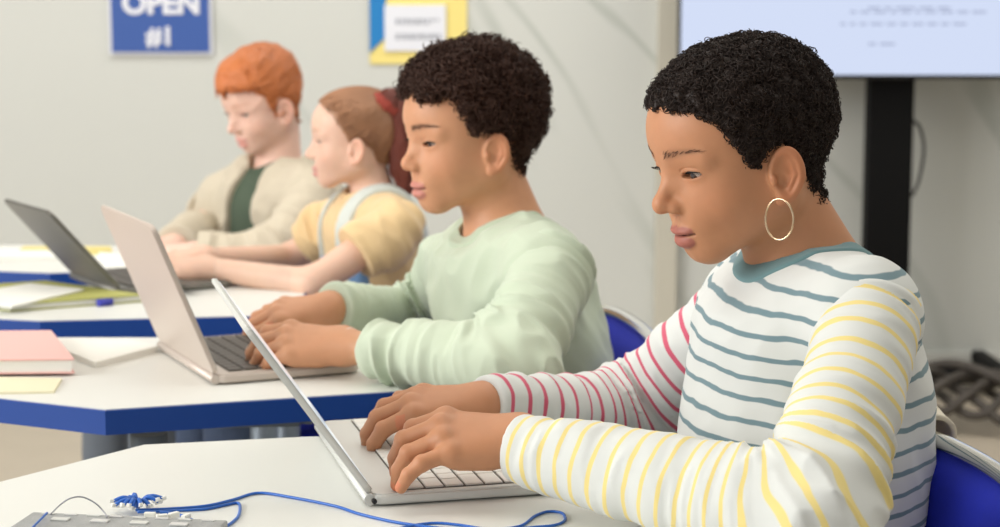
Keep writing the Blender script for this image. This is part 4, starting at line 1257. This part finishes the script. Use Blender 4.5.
lo, hi = bbox([HB_.wld(p) for p in ((.11, 0, 0), (-.12, 0, 0), (0, .10, 0), (0, -.10, 0), (0, 0, .14), (-.05, 0, -.07))], .025)
V, F = surf(hwb, lo, hi, .003)
c1 = curls(V, F, 5200, .0052, .0010, 1.5, .012, 5, lift=.001, k=15)
mesh_np('hair', *merge((V, F), c1), M['hair_dark'], root)
knit_top(root, TB, HB_, M['green_cloth'], M['green_rib'], NB + np.array([-.012, 0, -.010]), .054, (-.18, 0, 1),
         [(LsB, ELB, WLB + nrm(ELB - WLB) * .046), (RsB, ERB, WRB)],
         [(.052, .050, .036, .0085, 21, M['green_cloth'], None), (.050, .046, .036, .0075, 22, M['green_cloth'], None)], fold=.009, inb=.004)
mb = MB(); bw = WLB + nrm(ELB - WLB) * .010
ax = nrm(ELB - WLB); e1 = nrm(np.cross(ax, [0, 0, 1])); e2 = np.cross(ax, e1)
mb.tube([bw + (e1 * math.cos(a) + e2 * math.sin(a)) * .0232 for a in np.linspace(0, 2 * PI, 32, endpoint=False)], .0011, 6, closed=True)
mb.build('bracelet', M['paper'], root, smooth=True)
setc(cB, -.050, 2.385, math.radians(180 + 8), 'blue padded chair of the boy in the green sweater')

# ------------------------------------------------------------------ girl in the yellow top
HG = Head(at(356, 141, 3.2), 6, 1, scale=.88, lip=.9, nose=.97, open=1.1)
SKG = lin(230, 190, 168)
LsG = at(398, 226, 3.05); RsG = at(340, 222, 3.34); NG = at(375, 196, 3.20); PvG = np.array([-.20, 3.20, .56])
TG = Torso(LsG, RsG, NG, PvG, .86)
ELG = at(312, 284, 2.97); WLG = at(208, 268, 3.03); ERG = at(292, 258, 3.38); WRG = at(205, 258, 3.20)
HLG = Hand(WLG, (-1, 0, -.02), (0, -.4, 1), -1, ELG, .86, curl=[(22, 34, 24)] * 4, fore=.3, er=.027)
HRG = Hand(WRG, (-1, -.1, -.04), (0, -.4, 1), 1, ERG, .86, curl=[(22, 34, 24)] * 4, fore=.3, er=.026)
root, legs = person('person', 'girl with red hair tied back in a yellow short sleeved top and pale dungarees', (-.19, 3.20, 0), TG, HG, [HLG, HRG],
                    [(LsG, ELG, WLG), (RsG, ERG, WRG)], SKG, lin(214, 150, 142), lin(180, 130, 100), M['iris_blue'], M['lash_red'], hh=.0022, hb=.0022, neck=(.036, .038), coarse_arm=.026)
HAIRG = dict(tz=(-.06, -.02, .03, .08, .11), tt=(.002, .003, .003, .003, .002), hx=(-.09, -.06, -.040, -.030, -.010, .006, .014, .024, .036, .048, .060, .072, .095),
             hz=(-.040, -.046, -.040, -.016, .008, .010, -.004, .020, .040, .058, .070, .078, .080), edge=.004, wave=.002)
def hwg(P): return hair_d(HG.loc(P), HAIRG)
lo, hi = bbox([HG.wld(p) for p in ((.11, 0, 0), (-.12, 0, 0), (0, .10, 0), (0, -.10, 0), (0, 0, .12), (-.05, 0, -.07))], .02)
V, F = surf(hwg, lo, hi, .003)
tied = HG.wld((-.070, .022, .078))
def flowg(P): return nrm_rows(A3(tied) - P)
st1 = strands(V, F, 2600, flowg, hwg, .085, .0014, 3, lift=.0016, jit=.16)
mesh_np('hair', *merge((V, F), st1), M['hair_auburn'], root)
# the tied tail: bun above, hair falling behind the neck
def bund(P):
    q = HG.loc(P); d = ell(q, (-.072, .026, .078), (.030, .032, .028))
    d = smin(d, rc(q, (-.086, .030, .050), (-.096, .030, -.050), .030, .028), .02); d = smin(d, rc(q, (-.098, .028, -.06), (-.088, .04, -.125), .028, .006), .01)
    return d * .88 + .0022 * vnoise(q, (120, 120, 26), 3)
lo, hi = bbox([HG.wld((-.11, .01, .05)), HG.wld((-.11, .03, -.14))], .055); V, F = surf(bund, lo, hi, .003)
def flowd(P): return np.tile(np.array([[.02, 0, -1.0]], f32), (len(P), 1))
st2 = strands(V, F, 1600, flowd, bund, .07, .0009, 5, lift=.0008, jit=.2)
mesh_np('ponytail', *merge((V, F), st2), M['hair_dark_red'], root)
mb = MB(); cR_ = HG.wld((-.066, .024, .070)); aa = HG.R[:, 0]; e1 = HG.R[:, 1]; e2 = HG.R[:, 2]
mb.tube([cR_ + (e1 * math.cos(a) + (e2 * .6 + aa * .8) * math.sin(a)) * .026 for a in np.linspace(0, 2 * PI, 28, endpoint=False)], [.011 + .002 * math.sin(9 * k) for k in range(28)], 8, closed=True)
mb.build('scrunchie', M['scrunchie'], root, smooth=True)
SLG = np.array(LsG) + (np.array(ELG) - LsG) * .50; SRG = np.array(RsG) + (np.array(ERG) - RsG) * .62
top = knit_top(root, TG, HG, M['yellow_cloth'], M['yellow_cloth'], NG + np.array([-.008, 0, -.010]), .044, (-.15, 0, 1), [], [], off=.008, collar_h=.005, name='top', fold=.004)
for (S, E, W2, out, sd) in ((LsG, ELG, SLG, TG.L, 31), (RsG, ERG, SRG, -TG.L, 32)):
    mid = (np.array(S) + W2) / 2
    fs = lambda P: sleeve_d(P, S, mid, W2, out, .046, .046, .047, .005, sd, .02)
    lo, hi = bbox([S, W2], .08); V, F = surf(fs, lo, hi, .0045); mesh_np('sleeve', V, F, M['yellow_cloth'], top)
def dung(P):
    q = (P - A3(TG.Pv)) @ TG.R.astype(f32); d = TG.d(P, .016) + TG.folds(P, .004)
    hN = float((TG.N - TG.Pv) @ TG.U)
    bib = np.maximum(np.abs(q[:, 1]) - .100, np.maximum(q[:, 2] - (hN - .100), -q[:, 0]))
    low = q[:, 2] - .10
    return smax(smax(d, np.minimum(bib, low), .004), -.06 - q[:, 2], .01)
lo, hi = bbox([TG.Ls, TG.Rs, TG.N, TG.Pv], .14); V, F = surf(dung, lo, hi, .0045); bb = mesh_np('dungarees', V, F, M['denim_light'], root)
for sd in (1, -1):
    def strap(P):
        q = (P - A3(TG.Pv)) @ TG.R.astype(f32); hN = float((TG.N - TG.Pv) @ TG.U)
        d = TG.d(P, .015); y = sd * q[:, 1] - .062
        return smax(smax(d, np.abs(y) - .017, .003), (hN - .15 - q[:, 2]) * (q[:, 0] > 0) + (.09 - q[:, 2]) * (q[:, 0] <= 0), .003)
    V, F = surf(strap, lo, hi, .0045); mesh_np('strap', V, F, M['strap_pale'], bb)
setc(cG, -.175, 3.21, math.radians(180 + 3), 'blue padded chair under the girl in the yellow top')

# ------------------------------------------------------------------ ginger haired pupil at the back
HR = Head(at(264, 103, 3.8), 42, 19, scale=.98, lip=.9, open=1.1, jaw=1.05)
SKR = lin(232, 192, 174)
LsR = at(318, 200, 3.66); RsR = at(222, 200, 3.98); NR = at(279, 172, 3.82); PvR = np.array([-.46, 3.86, .56])
TR = Torso(LsR, RsR, NR, PvR, 1.02)
ELR = at(268, 262, 3.54); WLR = at(196, 254, 3.52); ERR = at(196, 238, 3.86); WRR = at(176, 246, 3.66)
HLR = Hand(WLR, (-1, -.05, .02), (0, -.3, 1), -1, ELR, 1.0, curl=[(22, 34, 24)] * 4)
HRR = Hand(WRR, (-.8, -.6, .02), (0, -.2, 1), 1, ERR, 1.0, curl=[(30, 44, 24)] * 4)
root, legs = person('person', 'ginger haired pupil in an open beige shirt over a dark green tee', (-.46, 3.86, 0), TR, HR, [HLR, HRR],
                    [(LsR, ELR, WLR), (RsR, ERR, WRR)], SKR, lin(222, 160, 148), lin(190, 120, 80), M['iris_blue'], M['lash_red'], hh=.0024, hb=.0024, neck=(.045, .049), jeans='dark_cloth')
HAIRR = dict(tz=(-.06, -.02, .03, .08, .11), tt=(.000, .000, -.001, .010, .017), tx=(-.1, -.05, .05, .09), tv=(-.003, 0, .001, .002),
             hx=(-.09, -.06, -.040, -.026, -.010, .010, .018, .026, .036, .046, .060, .072, .1),
             hz=(-.045, -.050, -.046, -.014, .010, .010, -.014, -.004, .028, .046, .056, .058, .058), amp=.003, fr=(40, 40, 60), edge=.008, wave=.006)
def hwr(P): return hair_d(HR.loc(P), HAIRR)
lo, hi = bbox([HR.wld(p) for p in ((.12, 0, 0), (-.12, 0, 0), (0, .10, 0), (0, -.10, 0), (0, 0, .14), (-.05, 0, -.07))], .02)
V, F = surf(hwr, lo, hi, .0035)
def flowr(P):
    q = HR.loc(P); D = np.stack([.7 + 0 * q[:, 0], .5 - 0 * q[:, 0], -.3 - 6 * np.maximum(.05 - q[:, 2], 0)], 1); return nrm_rows(D @ HR.R.T.astype(f32))
st1 = strands(V, F, 3600, flowr, hwr, .05, .0017, 8, lift=.0026, jit=.55)
mesh_np('hair', *merge((V, F), st1), M['hair_ginger'], root)
tee = knit_top(root, TR, HR, M['dark_green'], M['dark_green'], NR + np.array([-.012, 0, -.010]), .053, (-.15, 0, 1), [], [], off=.006, collar_h=.006, name='tee', fold=.004)
def shirt(P):
    q = (P - A3(TR.Pv)) @ TR.R.astype(f32); hN = float((TR.N - TR.Pv) @ TR.U); d = TR.d(P, .020) + TR.folds(P, .008)
    for (S, E) in ((LsR, ELR), (RsR, ERR)): d = smin(d, rc(P, S, np.array(S) + (np.array(E) - S) * .25, .050, .048), .03)
    wv = .036 + .05 * np.clip((hN - q[:, 2]) / .35, 0, 1) * .9
    opening = np.maximum(np.abs(q[:, 1] - .020) - wv, -q[:, 0] + .0)
    d = smax(d, -opening, .006)
    r = np.linalg.norm(np.stack([q[:, 0] - float((TR.N - TR.Pv) @ TR.F), q[:, 1] - float((TR.N - TR.Pv) @ TR.L)], 1), axis=1)
    d = smax(d, .060 - r, .005)
    return smax(d, -.05 - q[:, 2], .01)
lo, hi = bbox([TR.Ls, TR.Rs, TR.N, TR.Pv], .16); V, F = surf(shirt, lo, hi, .0055); sh = mesh_np('shirt', V, F, M['beige_cloth'], root)
def coll(P):
    q = (P - A3(TR.N)) @ TR.R.astype(f32); r = np.sqrt(q[:, 0] ** 2 + q[:, 1] ** 2) - .062 + .35 * (q[:, 2] + .005)
    d = np.maximum(np.abs(r) - .005, np.abs(q[:, 2] + .002 + .5 * np.maximum(q[:, 0], 0)) - .026)
    return smax(d, -np.maximum(np.abs(q[:, 1]) - .034, -q[:, 0]), .003)
lo, hi = bbox([TR.N], .11); V, F = surf(coll, lo, hi, .003); mesh_np('collar', V, F, M['beige_cloth'], sh)
for (S, E, W, out, sd) in ((LsR, ELR, WLR, TR.L, 41), (RsR, ERR, WRR, -TR.L, 42)):
    fs = lambda P: sleeve_d(P, S, E, W, out, .056, .054, .044, .007, sd, .01)
    lo, hi = bbox([S, E, W], .09); V, F = surf(fs, lo, hi, .005); mesh_np('sleeve', V, F, M['beige_cloth'], sh)
setc(cR, -.43, 3.90, math.radians(180 + 12), 'blue padded chair under the ginger haired pupil')
